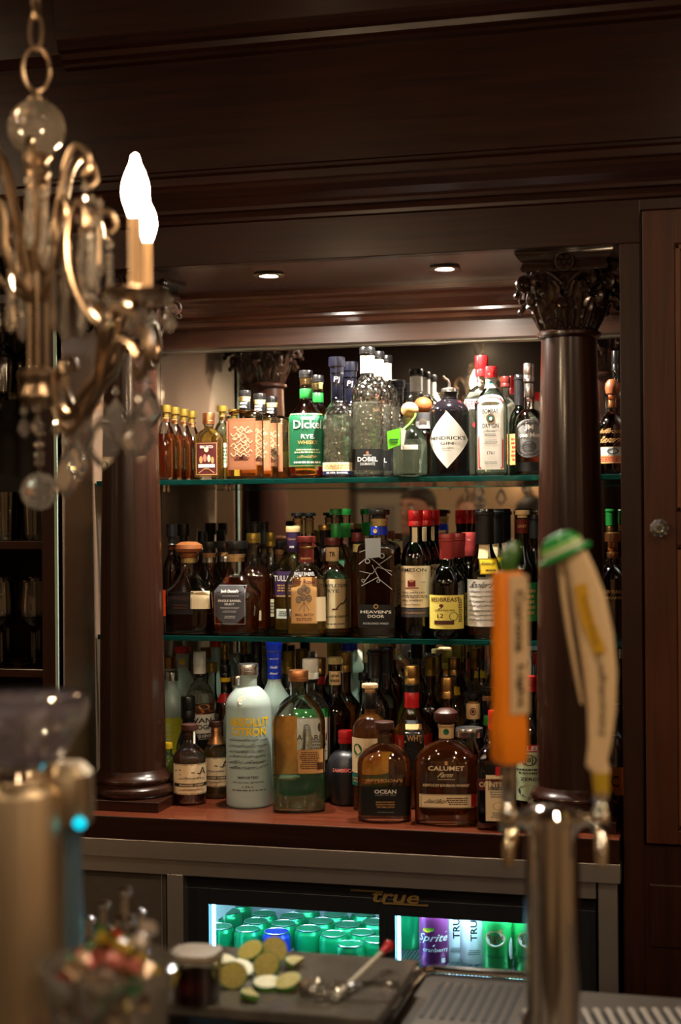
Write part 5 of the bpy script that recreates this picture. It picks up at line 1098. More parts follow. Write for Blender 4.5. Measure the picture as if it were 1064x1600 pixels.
def lime(label, px, py, dz, rx, rz, half=False, r=.0215):
    p = onb(px, py)
    t = thing('lime_slice', label, 'lime', (p.x, p.y, BZ + dz), rz, 'lime slices heaped on the board'); t.rotation_euler = (rx, 0, rz)
    seg = 24; A = pi if half else 2 * pi
    def disc(rr, z0, z1, mtl, nm, par):
        n = seg if not half else seg // 2
        ks_ = range(n + 1) if half else range(n)
        vs = [(rr * cos(A * k / n), rr * sin(A * k / n), z) for z in (z0, z1) for k in ks_]; c = len(list(ks_))
        fs = [tuple(range(c - 1, -1, -1)), tuple(range(c, 2 * c))] + [(k, (k + 1) % c, c + (k + 1) % c, c + k) for k in range(c)]
        return MB().add(vs, fs, 0, False).obj(nm, mtl, par)
    disc(r, -.0035, .0035, rind, 'rind', t); disc(r * .93, -.0040, .0040, pith, 'pith', t)
    m = MB(); n = 4 if half else 8
    for k in range(n):
        a0, a1 = A * (k + .08) / n, A * (k + .92) / n
        P = [(.002 * cos((a0 + a1) / 2), .002 * sin((a0 + a1) / 2))] + [(r * .84 * cos(a0 + (a1 - a0) * j / 4), r * .84 * sin(a0 + (a1 - a0) * j / 4)) for j in range(5)]
        for z in (-.0043, .0043): m.add([(x, y, z) for x, y in P], [tuple(range(6))], 0, False)
    m.obj('segments', flesh, t)
for lb, px, py, dz, rx, rz, hf in (('round lime slice tilted towards the viewer, beside the cherry tub', 365, 1541, .016, 1.0, .2, False), ('lime half slice lying flat at the back, next to the tub', 352, 1513, .006, .5, .9, True), ('round lime slice on top of the heap', 392, 1512, .026, .55, -.4, False),
        ('upright lime slice leaning at the heap top', 428, 1508, .024, 1.15, .5, False), ('pale round lime slice facing forward in the heap middle', 417, 1527, .018, .9, -.1, False), ('lime slice lying flat at the near edge of the heap', 418, 1543, .006, .15, .3, False), ('lime slice lying apart, toward the muddler', 450, 1545, .010, .35, -.5, False),
        ('green rind-side lime half behind the heap', 466, 1513, .008, .2, 1.4, True), ('yellowish lime slice under the topmost one', 375, 1524, .010, .4, .8, False), ('dark green lime wedge at the near left of the heap', 398, 1560, .006, .1, 2.2, True)):
    lime(lb, px, py, dz, rx, rz, hf)
a = onb(608, 1500, BZ + .035); b_ = onb(523, 1566)
a = at(607, 1478, b_.y + .19); b_ = Vector((b_.x, b_.y, BZ + .006))
t = thing('bar_pick', 'long clear stirring stick with red ball tip, lying on the board', 'stirrer', tuple(b_))
v = a - b_
MB().tube([(0, 0, 0), v * .3, v * .9], [.006, .004, .0035], 8).obj('stick', mat('pale_stick', C(176, 170, 150), .3), t)
MB().ball(v, .009, 12).tube([v * .86, v * .98], .0055, 8).obj('tip', CAPM['red'], t)
# tub of cherries
def tub(label, px, py, r, h, fill, col):
    p = onb(px, py); t = thing('garnish_tub', label, 'tub', (p.x, p.y, BZ + .0005))
    MB().sections([(0, r * .86, r * .86, 3), (.003, r * .9, r * .9, 3), (h * .9, r, r, 3), (h, r * 1.08, r * 1.08, 3), (h, r * 1.02, r * 1.02, 3)], 28, cap1=False).obj('tub', shell('plastic_tub', (.80, .78, .76), (.4, .38, .36), .15), t)
    MB().sections([(.004, r * .8, r * .8, 3), (h * fill, r * .9, r * .9, 3)], 24).obj('syrup', refract('cherry_syrup', (.35, .02, .02), 1.34, 0, .4, (.25, .01, .01)), t)
    MB().sections([(h * .93, r * 1.05, r * 1.05, 3), (h * 1.08, r * .98, r * .98, 3), (h * 1.10, r * .5, r * .5, 3)], 28).obj('lid', mat('frosted_lid', C(150, 138, 122), .4), t)
tub('squat clear plastic tub of dark red cherries beside the candy bowl', 308, 1562, .036, .068, .55, 'red')
# loose clear wrap / puddles of wet at the right of the board
t = thing('ice_scoop', 'crumpled clear plastic scoop lying on the board right of the limes', 'scoop', tuple(onb(505, 1560)))
MB().sections([(0, .030, .020, 2.4), (.006, .036, .026, 2.4), (.020, .042, .030, 2.4)], 20, cap1=False).obj('bowl', shell('plastic_scoop', (.85, .84, .80), (.4, .4, .38), .08, .8, 40), t)
MB().tube([(.036, .01, .015), (.07, .02, .022), (.11, .03, .018)], [.006, .005, .006], 8).obj('handle', shell('plastic_scoop', (1, 1, 1)), t)
# drain board and slotted mat
p = ground(740, 1560, WZ)
t = thing('drain_tray', 'shiny steel drain tray with dark slots, between the board and tap tower', 'tray', (p.x, p.y, WZ))
MB().bb(-.10, .10, -.16, .10, .0005, .004).obj('pan', mat('tray_steel', (.20, .18, .16), .3, 1.0), t, bevel=.001)
MB().tube([(-.10, -.16, .012), (-.10, .085, .012), (-.085, .10, .012), (.085, .10, .012), (.10, .085, .012), (.10, -.16, .012)], .006, 8).obj('rim', chrome, t)
for i in range(9): MB().bb(-.065 + i * .016, -.058 + i * .016, -.12, .06, .0042, .0055).obj('slot', satin_black, t)
p = ground(985, 1592, WZ)
t = thing('bar_mat', 'ribbed dark rubber bar mat with pale ridges, right of the tap tower', 'mat', (p.x, p.y, WZ), YAW)
MB().bb(-.17, .20, -.16, .012, .0005, .006).obj('base', satin_black, t)
rib = mat('worn_rubber', (.22, .19, .16), .5)  # ridges paler than the mat base
for i in range(20): MB().bb(-.165 + i * .018, -.156 + i * .018, -.155, .006, .0062, .016).obj('ridge', rib, t, bevel=.002)

# candy bowl
d0 = 1.62
def front(px, py, d):
    tz = taz(px, py); Y = d / (cos(YAW) - tz * sin(YAW)); return Vector((Y * tz, Y, CZ - unroll(px, py)[1] * d / F))
p = front(170, 1506, d0)
t = thing('candy_bowl', 'clear flared plastic bowl heaped with wrapped candies, on the front worktop', 'bowl', (p.x, p.y, WZ))
bh = p.z - WZ
MB().lathe([(.0001, .0005), (.040, .0005), (.044, .006), (.051, bh * .4), (.064, bh * .85), (.073, bh), (.0715, bh), (.062, bh * .85), (.049, bh * .4), (.041, .008), (.0001, .008)], 40).obj('bowl', shell('bowl_plastic', (.9, .89, .87), (.55, .54, .52), .06, haze=.13, hazecol=(.7, .64, .56)), t)
MB().torus((0, 0, bh), .073, .0022, seg=40).obj('rim', shell('bowl_plastic', (1, 1, 1)), t)
cc = [('red', C(170, 40, 34)), ('green', C(24, 110, 60)), ('white', C(200, 180, 160)), ('yellow', C(170, 150, 50)), ('cream', C(206, 180, 150)), ('orange', C(214, 84, 56)), ('silver', C(170, 158, 146)), ('pink', C(190, 110, 100))]
rnd = random.Random(3)
def candy(i, cn, cl, loc, rot, s):
    r = .0105 * s; m = MB().ball((0, 0, 0), r, 10, sc=(1.25, 1, .85))
    for sg in (-1, 1):
        vs = [(sg * r * 1.1, 0, 0)] + [(sg * r * 2.5, r * 1.1 * cos(a) , r * .9 * sin(a) + r * .25 * (k % 2)) for k, a in enumerate([j * pi / 4 for j in range(8)])]
        m.add(vs, [(0, k + 1, (k + 1) % 8 + 1) for k in range(8)], 0, False)
    o = m.obj('wrapped_candy', mat('wrapper_' + cn, cl, .22, .15, coat=.6), loc=loc, rot=rot)
    return o
spots = []
CL = {'cream': 'cream', 'red': 'red', 'green': 'shiny green', 'white': 'off-white', 'yellow': 'yellow', 'orange': 'bright orange-red', 'silver': 'silvery', 'lime': 'lime', 'pink': 'pink'}
for lay, (nz, rr, n) in enumerate(((bh * .30, .034, 7), (bh * .46, .037, 8), (bh * .62, .040, 9), (bh * .78, .045, 9), (bh * .93, .050, 10), (bh * 1.05, .036, 7))):
    for k in range(n):
        a = 2 * pi * k / n + lay * .7; q = rr * (1 if k % 3 else .45)
        cn, cl = cc[(k * 3 + lay * 5 + (k // 3)) % len(cc)]
        o = candy(k, cn, cl, (p.x + q * cos(a), p.y + q * sin(a), WZ + nz + rnd.uniform(-.004, .004)), (rnd.uniform(0, 3), rnd.uniform(-.6, .6), rnd.uniform(0, 6)), rnd.uniform(.95, 1.15))
        lv = ['at the bottom', 'low down', 'a third of the way up', 'halfway up', 'at rim height', 'in the heap above the rim'][lay]
        tag(o, '%s wrapped candy %s of the clear bowl' % (CL[cn], lv), 'candy', '%s wrapped candies %s of the bowl' % (CL[cn], lv))
for i, (px, py, d, lb) in enumerate(((196, 1386, 2.06, 'small glass dasher bottle with chrome top, tallest of those behind the candy bowl'), (163, 1408, 2.10, 'small glass dasher bottle with chrome top, beside the steel blender'), (218, 1420, 2.16, 'small glass dasher bottle with bluish chrome top, by the cherry tub'), (140, 1432, 2.16, 'short dasher bottle half hidden between blender and candy bowl'))):
    q = front(px, py, d); h = q.z - WZ
    t = thing('dasher_bottle', lb, 'bottle', (q.x, q.y, WZ + .0005), 0, 'dasher bottles behind the candy bowl')
    MB().lathe([(.0001, 0), (.026, 0), (.028, .005), (.028, h * .52), (.024, h * .60), (.012, h * .72), (.010, h * .80), (.012, h * .81)], 24, close=False).obj('glass', shell('dasher_glass', (.9, .88, .84), facets=.8, fscale=60), t)
    MB().lathe([(.0001, .003), (.025, .003), (.0255, .006), (.0255, h * (.3 + .06 * i))], 24).obj('liquid', LQ['amber' if i % 2 else 'dark'], t)
    MB().lathe([(.012, h * .80), (.014, h * .805), (.014, h * .84), (.007, h * .86), (.006, h * .95), (.0085, h * .96), (.009, h * .985), (.004, h), (.0001, h)], 20).obj('dasher_top', chrome, t)

# blender at the frame edge
p = front(34, 1400, 1.75)
t = thing('blender', 'champagne steel blender with clear faceted jar, standing on the worktop beside the candy bowl', 'blender', (p.x, p.y, WZ), YAW)
zz = lambda y: front(34, y, 1.75).z - WZ
zb_, zj = zz(1232), zz(1090)
champ = brushed('champagne_steel', (.62, .50, .34), .42, (50, 50, 1))
MB().lathe([(.0001, .0005), (.056, .0005), (.058, .006), (.050, .03), (.049, zb_ * .5), (.050, zb_ - .006), (.048, zb_), (.038, zb_ + .008)], 48).obj('base', champ, t)
MB().lathe([(.038, zb_ + .008), (.046, zb_ + .014), (.044, zb_ + .026), (.050, zb_ + .034)], 32).obj('collar', chrome, t)
MB().lathe([(.046, zb_ + .0341), (.056, zb_ + .050), (.068, zj - .028), (.076, zj - .006), (.077, zj), (.073, zj), (.064, zj - .03), (.050, zb_ + .052), (.0001, zb_ + .046)], 14, smooth=False).obj('jar', shell('jar_plastic', (.94, .91, .96), (.55, .52, .58), .07, .9, 26, .20, (.60, .54, .62)), t)
for k in range(14):
    a = 2 * pi * k / 14
    MB().tube([(.052 * cos(a), .052 * sin(a), zb_ + .046), (.060 * cos(a), .060 * sin(a), zb_ + .06), (.0715 * cos(a), .0715 * sin(a), zj - .028), (.078 * cos(a), .078 * sin(a), zj - .006)], .0035, 6).obj('jar_rib', crystal, t)  # crystal ribs and ridge added to put sparkle into the jar
MB().torus((0, 0, zj - .030), .0700, .003, seg=36).obj('jar_ridge', crystal, t)
MB().torus((0, 0, zj), .0755, .004, seg=40).obj('jar_rim', shell('jar_rim_plastic', (.9, .9, .92), (.4, .4, .45)), t)
MB().lathe([(.060, zj - .012), (.060, zj - .004), (.030, zj + .002), (.0001, zj + .002)], 32).obj('jar_lid', refract('clear_lid', (.95, .92, .98), 1.5, .03, .12, (.5, .45, .5)), t)
zh0, zh1 = zz(1292), zz(1196)
MB().sections([(zh0, .020, .024, 4, .058, .020), (zh0 + .012, .026, .03, 4, .055, .018), (zh1 - .012, .026, .03, 4, .053, .018), (zh1, .018, .022, 4, .050, .018)], 28).obj('motor_arm', champ, t)
MB().sections([(.0005, .022, .022, 5, .046, .028), (zh0, .012, .016, 5, .052, .028)], 24).obj('rear_post', mat('blue_grey_post', (.12, .21, .30), .28, .4), t)  # bluish reflection put into the post's base colour
MB().ball((.070, -.012, zh0 + .006), .0075, 12, sc=(1.1, .5, 1)).obj('indicator_light', mat('cyan_indicator', (0.0, .55, .75), .4, emit=1.1), t)

# ================================================================== TAP TOWER
p = front(862, 1260, 1.90); TZ = p.z
t = thing('tap_tower', 'polished chrome beer tap tower with two faucets on the front worktop', 'beer tap', (p.x, p.y, WZ), YAW)
th_ = TZ - WZ
MB().lathe([(.046, .0005), (.050, .004), (.048, .012), (.036, .018), (.0345, .03), (.0345, th_ - .02), (.036, th_ - .018), (.036, th_ - .010), (.030, th_ - .002), (.018, th_ + .002), (.0001, th_ + .003)], 48).obj('column', chrome, t)
for sg, fx in ((-1, 797), (1, 941)):
    q = front(fx, 1283, 1.88); lx = (q - p).dot(Vector((cos(YAW), sin(YAW), 0))); lz = q.z - WZ
    f = MB().lathe([(.013, 0), (.013, .006), (.009, .008), (.009, abs(lx) - .030)], 20, (sg * .030, -.004, lz), ax=(sg, 0, 0)).obj('shank', chrome, t)
    fb_ = MB().lathe([(.006, -.022), (.010, -.016), (.013, -.006), (.013, .006), (.010, .012), (.0075, .020), (.010, .024), (.010, .029), (.006, .032)], 20, (lx, -.006, lz)).obj('faucet', chrome, t)
    MB().tube([(lx, -.006, lz - .006), (lx - .002 * sg, -.024, lz - .014), (lx - .004, -.034, lz - .030), (lx - .004, -.036, lz - .052)], [.009, .0095, .009, .0075], 14).obj('spout', mat('worn_brass_chrome', (.62, .54, .40), .15, 1.0) if sg < 0 else chrome, fb_)
# handle with the lime
q0 = front(796, 1252, 1.88); q1 = front(796, 1192, 1.88)
t = thing('tap_pull', 'orange and cream rectangular tap handle topped with a green lime wedge', 'tap handle', (q0.x, q0.y, q0.z), YAW + R(24))
hz0, hz1 = q1.z - q0.z, front(798, 893, 1.88).z - q0.z
MB().lathe([(.007, .001), (.009, .01), (.0115, .02), (.010, .035), (.012, hz0)], 18).obj('ferrule', chrome, t)
og = mat('tap_orange', C(232, 130, 16), .3, coat=.5); cr = mat('tap_cream', C(206, 176, 138), .45)
MB().sections([(hz0, .017, .014, 6), (hz0 + .008, .0205, .016, 6), (hz0 + .05, .0205, .016, 6), (hz0 + .075, .0175, .0135, 6), (hz1 - .006, .0175, .0135, 6), (hz1, .015, .012, 6)], 28).obj('body', og, t, bevel=0)
fl = lambda u, v, l: (u, -.0138 - l, v)
pn = MB().bb(-.0070, .0200, -.0165, -.0136, hz0 + .062, hz1 - .004).obj('face_panel', cr, t, bevel=.001)
decal(lambda u, v, l: (u + .0065, -.0168 - l, v), .012, .088, None, [('t', 'Corona', 0, .42, .52, .44, 'dark', 0, -1), ('t', 'Light', 0, -.50, .48, .30, 'dark', 0, -1)], parent=pn, cv=(hz0 + hz1) / 2 + .022)
MB().sections([(hz1 + .0005, .010, .009, 2), (hz1 + .012, .012, .011, 2, .001, 0), (hz1 + .024, .013, .010, 2, .005, 0), (hz1 + .034, .009, .007, 2, .009, 0), (hz1 + .038, .003, .002, 2, .012, 0)], 20).obj('lime_wedge', mat('lime_topper', C(50, 96, 34), .3, coat=.4), t)
# paddle handle with green cap
q0 = front(940, 1258, 1.86)
t = thing('tap_pull', 'cream curved paddle tap handle with yellow ribbon and green and white cap', 'tap handle', (q0.x, q0.y, q0.z), YAW)
ppm = F / 1.86
lz = lambda y: (1258 - y) / ppm
lx_ = lambda x: (x - 940) / ppm
MB().lathe([(.006, .001), (.010, .008), (.009, .018), (.008, lz(1240))], 16).obj('ferrule', chrome, t)
MB().sections([(lz(1240), .009, .008, 4), (lz(1206), .0105, .009, 4, lx_(938), 0)], 20).obj('yellow_collar', mat('collar_yellow', C(180, 150, 40), .4), t)
pad = [(1206, 938, 30), (1196, 934, 36), (1188, 933, 32), (1160, 938, 36), (1110, 941, 44), (1050, 939, 52), (990, 932, 56), (930, 921, 54), (885, 908, 46), (860, 900, 38), (848, 896, 30)]
secs = [(lz(y), w / 2 / ppm, .009, 3.2, lx_(x), 0) for y, x, w in pad]
cream_p = mat('paddle_cream', C(214, 186, 146), .4, coat=.3, noise=.12, nscale=120)
MB().sections(secs, 28).obj('paddle', cream_p, t)
m = MB(); fin = [(1100, 911, 4), (1050, 902, 6), (990, 892, 7), (930, 884, 8), (885, 880, 9), (862, 882, 12)]
m.sections([(lz(y), w / 2 / ppm, .005, 3, lx_(x), .004) for y, x, w in fin], 12).obj('side_fin', cream_p, t)
def pf(u, v, l):
    for (ya, xa, wa), (yb, xb, wb) in zip(pad, pad[1:]):
        if lz(ya) <= v <= lz(yb):
            f_ = (v - lz(ya)) / (lz(yb) - lz(ya)); return (lx_(xa + (xb - xa) * f_) + u, -.0092 - l, v)
    return (u, -.0092 - l, v)
rb = MB(); P = [(lx_(x) , -.0096, lz(y)) for x, y in ((908, 912), (912, 945), (920, 975), (931, 1002), (938, 1020))]
for (a, b) in zip(P, P[1:]): pass
vs = []; 
for i, (x, y, z) in enumerate(P): vs += [(x - .0075, y, z - .001), (x + .0075, y, z + .002)]
rb.add([(a, b - .0008, c) for a, b, c in vs] + vs, [(2 * i, 2 * i + 1, 2 * i + 3, 2 * i + 2) for i in range(4)], 0, True)
rbo = rb.obj('ribbon', mat('ribbon_yellow', C(196, 150, 30), .4), t)
decal(lambda u, v, l: (lx_(922) + u + (v - lz(968)) * -.26, -.0106 - l, v), .006, .036, None, [('t', 'Summer Shandy', 0, 0, .35, .85, 'brown', 0, -1)], parent=rbo, cv=lz(968))
decal(pf, .014, .055, None, [('t', "Leinenkugel's", 0, 0, .42, .92, 'dark', .8, 1)], parent=t, cv=lz(1082))
gcap = mat('cap_green', C(20, 140, 60), .3, coat=.5); wcap = mat('cap_white', C(206, 214, 186), .35)
rot = Matrix.Rotation(R(-22), 4, 'Y')
m = MB()
m.sections([(-.010, .034, .014, 2), (-.006, .036, .016, 2), (-.004, .034, .015, 2), (-.003, .027, .013, 2), (.010, .025, .012, 2), (.018, .018, .010, 2), (.021, .006, .004, 2)], 28)
cp = m.obj('cap', gcap, t, loc=(lx_(882), -.001, lz(858)), rot=(0, R(-24), 0))
MB().sections([(-.002, .0275, .0135, 2), (.003, .0268, .0132, 2)], 28, cap0=False, cap1=False).obj('cap_band', wcap, cp)
MB().sections([(.004, .0275, .0140, 2), (.008, .0262, .0132, 2)], 28, cap0=False, cap1=False).obj('cap_stripe', mat('cap_light', C(150, 200, 110), .35), cp)

# ================================================================== CHANDELIER
CY_ = 1.931; CXc = CY_ * tan(math.atan((62 - 532) / F) - YAW)
ch = thing('chandelier', 'antique brass chandelier with scrolled arms, candle bulbs and crystal drops hanging in the foreground', 'chandelier', (CXc, CY_, 0))
cz = lambda y: CZ + (803 - y) / 1116.0
# chain and stem
z = cz(107); i = 0
zz_ = cz(140)
MB().tube([(.0185 * .9 * cos(2 * pi * k / 24), .0185 * .44 * cos(2 * pi * k / 24), cz(107) + .031 * sin(2 * pi * k / 24)) for k in range(25)], .0032, 8, cap=False).obj('chain_link', brass, ch)
z = cz(48)
while z < ZC - .02:
    ax = (1, 0, 0) if i % 2 else (.25, -.97, 0)
    m = MB(); pts = []
    for k in range(20):
        a = 2 * pi * k / 20; u = .0095 * cos(a); w = .026 * sin(a)
        pts.append((u * (1 if i % 2 == 0 else 0), u * (0 if i % 2 == 0 else 1), z + w))
    m.tube(pts + [pts[0]], .0028, 6, cap=False).obj('chain_link', brass, ch); z += .043; i += 1
MB().lathe([(.0001, ZC - .03), (.03, ZC - .028), (.055, ZC - .008), (.058, ZC - .0005)], 28).obj('ceiling_canopy', brass, ch)
MB().lathe([(.004, cz(163)), (.008, cz(162)), (.014, cz(158)), (.014, cz(154)), (.007, cz(150)), (.006, cz(144)), (.0001, cz(141))], 20).obj('finial', brass, ch)
MB().ball((0, 0, cz(200)), .040, 28).obj('glass_ball', refract('ball_glass', (.98, .95, .90), 1.5, 0, .07, (.9, .8, .65)), ch)
MB().lathe([(.006, cz(243)), (.016, cz(240)), (.020, cz(246)), (.012, cz(256)), (.017, cz(262)), (.019, cz(270)), (.012, cz(280)), (.016, cz(290)), (.009, cz(296)), (.0085, cz(300))], 24).obj('collar', brass, ch)
for k in range(4):
    a = k * pi / 2 + .4; MB().tube([(.0115 * cos(a), .0115 * sin(a), cz(298)), (.0115 * cos(a), .0115 * sin(a), cz(575))], .0040, 8).obj('stem_rod', brass, ch)
MB().lathe([(.010, cz(572)), (.026, cz(580)), (.030, cz(588)), (.026, cz(594)), (.022, cz(600)), (.027, cz(612)), (.028, cz(620)), (.018, cz(634)), (.008, cz(640)), (.0001, cz(642))], 28).obj('hub', brass, ch)
def smooth_path(P, n=5):
    P = [Vector(p) for p in P]; out = []
    for i in range(len(P) - 1):
        p0, p1, p2, p3 = P[max(i - 1, 0)], P[i], P[i + 1], P[min(i + 2, len(P) - 1)]
        for k in range(n):
            t_ = k / n; out.append(.5 * ((2 * p1) + (-p0 + p2) * t_ + (2 * p0 - 5 * p1 + 4 * p2 - p3) * t_ ** 2 + (-p0 + 3 * p1 - 3 * p2 + p3) * t_ ** 3))
    return out + [P[-1]]
def rad(a, prof, dz=0.0):
    return [(r * cos(a), r * sin(a), z + dz * min(1, r / .3)) for r, z in prof]
ARM = [(.098, 1.800), (.090, 1.812), (.075, 1.806), (.066, 1.786), (.072, 1.760), (.098, 1.742), (.130, 1.748), (.158, 1.775), (.185, 1.790), (.205, 1.800), (.215, 1.830), (.232, 1.868), (.262, 1.886), (.300, 1.884), (.335, 1.868), (.352, 1.836), (.345, 1.808), (.326, 1.800), (.316, 1.812)]
ARM2 = [(.060, 1.752), (.085, 1.728), (.120, 1.724), (.155, 1.748), (.185, 1.775), (.212, 1.790), (.235, 1.822), (.268, 1.846), (.305, 1.842), (.325, 1.826)]
STRUT = [(.250, 1.872), (.210, 1.868), (.165, 1.890), (.128, 1.925), (.112, 1.965), (.120, 2.005), (.145, 2.028), (.170, 2.018), (.174, 1.996), (.160, 1.990)]
TOP = [(.012, 1.940), (.026, 1.985), (.040, 2.040), (.050, 2.085), (.066, 2.108), (.084, 2.100), (.090, 2.078), (.080, 2.066)]
MID = [(.012, 1.900), (.050, 1.925), (.070, 1.960), (.072, 2.000), (.084, 2.024), (.102, 2.022), (.110, 2.004), (.100, 1.994)]
def drop_kite(par, loc, L=.055):
    """flat faceted kite-shaped pendant below a bead"""
    w, th = L * .66, L * .16; z0 = -.016
    ring_ = [(0, z0), (.55 * w * .5, z0 - L * .22), (w * .5, z0 - L * .62), (w * .28, z0 - L * .84), (0, z0 - L)]
    ol = ring_ + [(-x, z) for x, z in ring_[-2:0:-1]]
    vs = [(x, 0, z) for x, z in ol] + [(x * .62, -th * .5, (z - (z0 - L * .58)) * .62 + z0 - L * .58) for x, z in ol] + [(x * .62, th * .5, (z - (z0 - L * .58)) * .62 + z0 - L * .58) for x, z in ol]
    n = len(ol); fs = []
    for k in range(n):
        k2 = (k + 1) % n; fs += [(k, k2, n + k2, n + k), (k2, k, 2 * n + k, 2 * n + k2)]
    fs += [tuple(n + k for k in range(n)), tuple(2 * n + k for k in range(n - 1, -1, -1))]
    m = MB().add(vs, fs, 0, False)
    o = m.obj('crystal_pendant', crystal, par, loc=loc, rot=(0, 0, rnd.uniform(-.9, .9) + .4), autosmooth=0)
    MB().ball((0, 0, -.008), .0058, 10, smooth=False).obj('bead', crystal, o)
    MB().torus((0, 0, -.001), .0024, .0006, (0, 1, 0), 10, 5).obj('wire_ring', brass, o)
def drop_icicle(par, loc, L=.085):
    m = MB().lathe([(.0001, -.018), (.0055, -.024), (.0045, -.030), (.0065, -.018 - L * .55), (.0085, -.018 - L * .82), (.0045, -.018 - L * .95), (.0001, -.018 - L)], 6, smooth=False)
    o = m.obj('crystal_icicle', crystal, par, loc=loc, rot=(0, 0, rnd.uniform(0, 3)), autosmooth=0)
    MB().ball((0, 0, -.010), .0062, 8, smooth=False).obj('bead', crystal, o)
    MB().torus((0, 0, -.002), .0024, .0006, (0, 1, 0), 10, 5).obj('wire_ring', brass, o)
def swag(par, A, Bp, n=7, sag=.02):
    for k in range(1, n):
        f_ = k / n; q = Vector(A).lerp(Vector(Bp), f_); q.z -= sag * 4 * f_ * (1 - f_)
        MB().ball(q, .0045, 8, smooth=False).obj('crystal_bead', crystal, par)
bulb_m = mat('bulb_glow', (1.0, .70, .42), .4, emit=BULB_E)
candle_m = mat('candle_sleeve', C(196, 160, 116), .5)
for k, (deg, dz) in enumerate(((-42.5, -.034), (83.4, .036), (228.0, 0.0))):
    a = R(deg)
    arm = MB().tube(smooth_path(rad(a, ARM, dz)), [.0062 + .0022 * sin(pi * i / 90) for i in range(len(smooth_path(ARM and rad(a, ARM, dz))))], 8).obj('arm', brass, ch)
    MB().tube(smooth_path(rad(a, ARM2, dz)), .0052, 8).obj('lower_scroll', brass, arm)
    MB().tube(smooth_path(rad(a, STRUT, dz)), .0052, 8).obj('strut', brass, arm)
    ex, ey = .32 * cos(a), .32 * sin(a); bz = 1.889 + dz
    cp = MB().lathe([(.005, bz - .010), (.010, bz - .004), (.006, bz + .003), (.012, bz + .006), (.034, bz + .010), (.041, bz + .017), (.040, bz + .018), (.030, bz + .012), (.0001, bz + .010)], 28, (ex, ey, 0)).obj('drip_pan', brass, arm)
    MB().lathe([(.0095, bz + .011), (.0095, bz + .016), (.0085, bz + .018), (.0085, bz + .108), (.0001, bz + .108)], 16, (ex, ey, 0)).obj('candle', candle_m, arm)
    MB().lathe([(.0065, bz + .1085), (.0080, bz + .113), (.0125, bz + .125), (.0148, bz + .137), (.0132, bz + .150), (.0085, bz + .163), (.0042, bz + .172), (.0026, bz + .180), (.0001, bz + .183)], 20, (ex, ey, 0)).obj('bulb', bulb_m, arm)
    for r_, z_, L in ((.098, 1.722, .070), (.215, 1.775, .072), (.322, 1.790, .072)):
        drop_kite(arm, (r_ * cos(a), r_ * sin(a), z_ + dz * min(1, r_ / .3) - .006), L)
    for r_, z_ in ((.160, 1.985), (.172, 2.010), (.145, 2.02)):
        drop_icicle(arm, (r_ * cos(a + .04), r_ * sin(a + .04), z_ + dz * .5 - .004), .080)
    for j in range(4):
        b = 2 * pi * j / 4 + .5; drop_kite(arm, (ex + .038 * cos(b), ey + .038 * sin(b), bz + .012), .030)
    swag(arm, (.088 * cos(a), .088 * sin(a), 2.06), (.165 * cos(a), .165 * sin(a), 2.0 + dz * .5))
for k in range(6):
    a = R(-12 + 60 * k)
    s_ = MB().tube(smooth_path(rad(a, TOP)), .0056, 8).obj('top_scroll', brass, ch)
    drop_icicle(s_, (.082 * cos(a), .082 * sin(a), 2.060), .085)
    drop_icicle(s_, (.092 * cos(a + .25), .092 * sin(a + .25), 2.040), .095)
    a2 = a + R(30)
    s2 = MB().tube(smooth_path(rad(a2, MID)), .0050, 8).obj('middle_scroll', brass, ch)
    drop_icicle(s2, (.100 * cos(a2), .100 * sin(a2), 1.988), .085)
    drop_icicle(s2, (.060 * cos(a2), .060 * sin(a2), 1.955), .09)
    drop_kite(ch, (.026 * cos(a), .026 * sin(a), cz(632)), .03) if k % 2 else None
for y in (664, 676, 694, 710, 722): MB().ball((0, 0, cz(y)), .0075, 10, sc=(1, 1, .7), smooth=False).obj('crystal_bead', crystal, ch)
MB().tube([(0, 0, cz(640)), (0, 0, cz(740))], .0012, 6).obj('wire', brass, ch)
MB().ball((0, 0, cz(767)), .0265, 12, smooth=False).obj('faceted_ball', refract('ball_crystal', (1, .98, .95), 1.6, 0, .12, (.9, .85, .75)), ch)

# ================================================================== ROOM BEHIND (seen in the mirror)
def mirrored(px, py, Yv):
    q = at(px, py, Yv); return Vector((q.x, 2 * MIR - Yv, q.z))
q0 = mirrored(546, 757, 2 * MIR - YB - .04); q1 = mirrored(640, 905, 2 * MIR - YB - .04)
t = thing('picture_frame', 'large dark-framed grey picture on the tan wall, seen reflected behind the square brown bottle', 'picture', ((q0.x + q1.x) / 2, YB + .005, (q0.z + q1.z) / 2))
hw, hh = abs(q1.x - q0.x) / 2, (q0.z - q1.z) / 2
m = MB()
for x0, x1, z0, z1 in ((-hw, -hw + .05, -hh, hh), (hw - .05, hw, -hh, hh), (-hw, hw, -hh, -hh + .05), (-hw, hw, hh - .05, hh)): m.bb(x0, x1, 0, .035, z0, z1)
m.obj('frame', mat('frame_dark', (.06, .045, .03), .4), t, bevel=.004)
MB().bb(-hw + .05, hw - .05, .001, .010, -hh + .05, hh - .05).obj('mount', mat('grey_mount', (.30, .26, .21), .7), t)
MB().bb(-hw * .5, hw * .5, .0105, .012, -hh * .55, hh * .55).obj('print', mat('grey_print', (.18, .16, .14), .7, noise=.5, nscale=9), t)

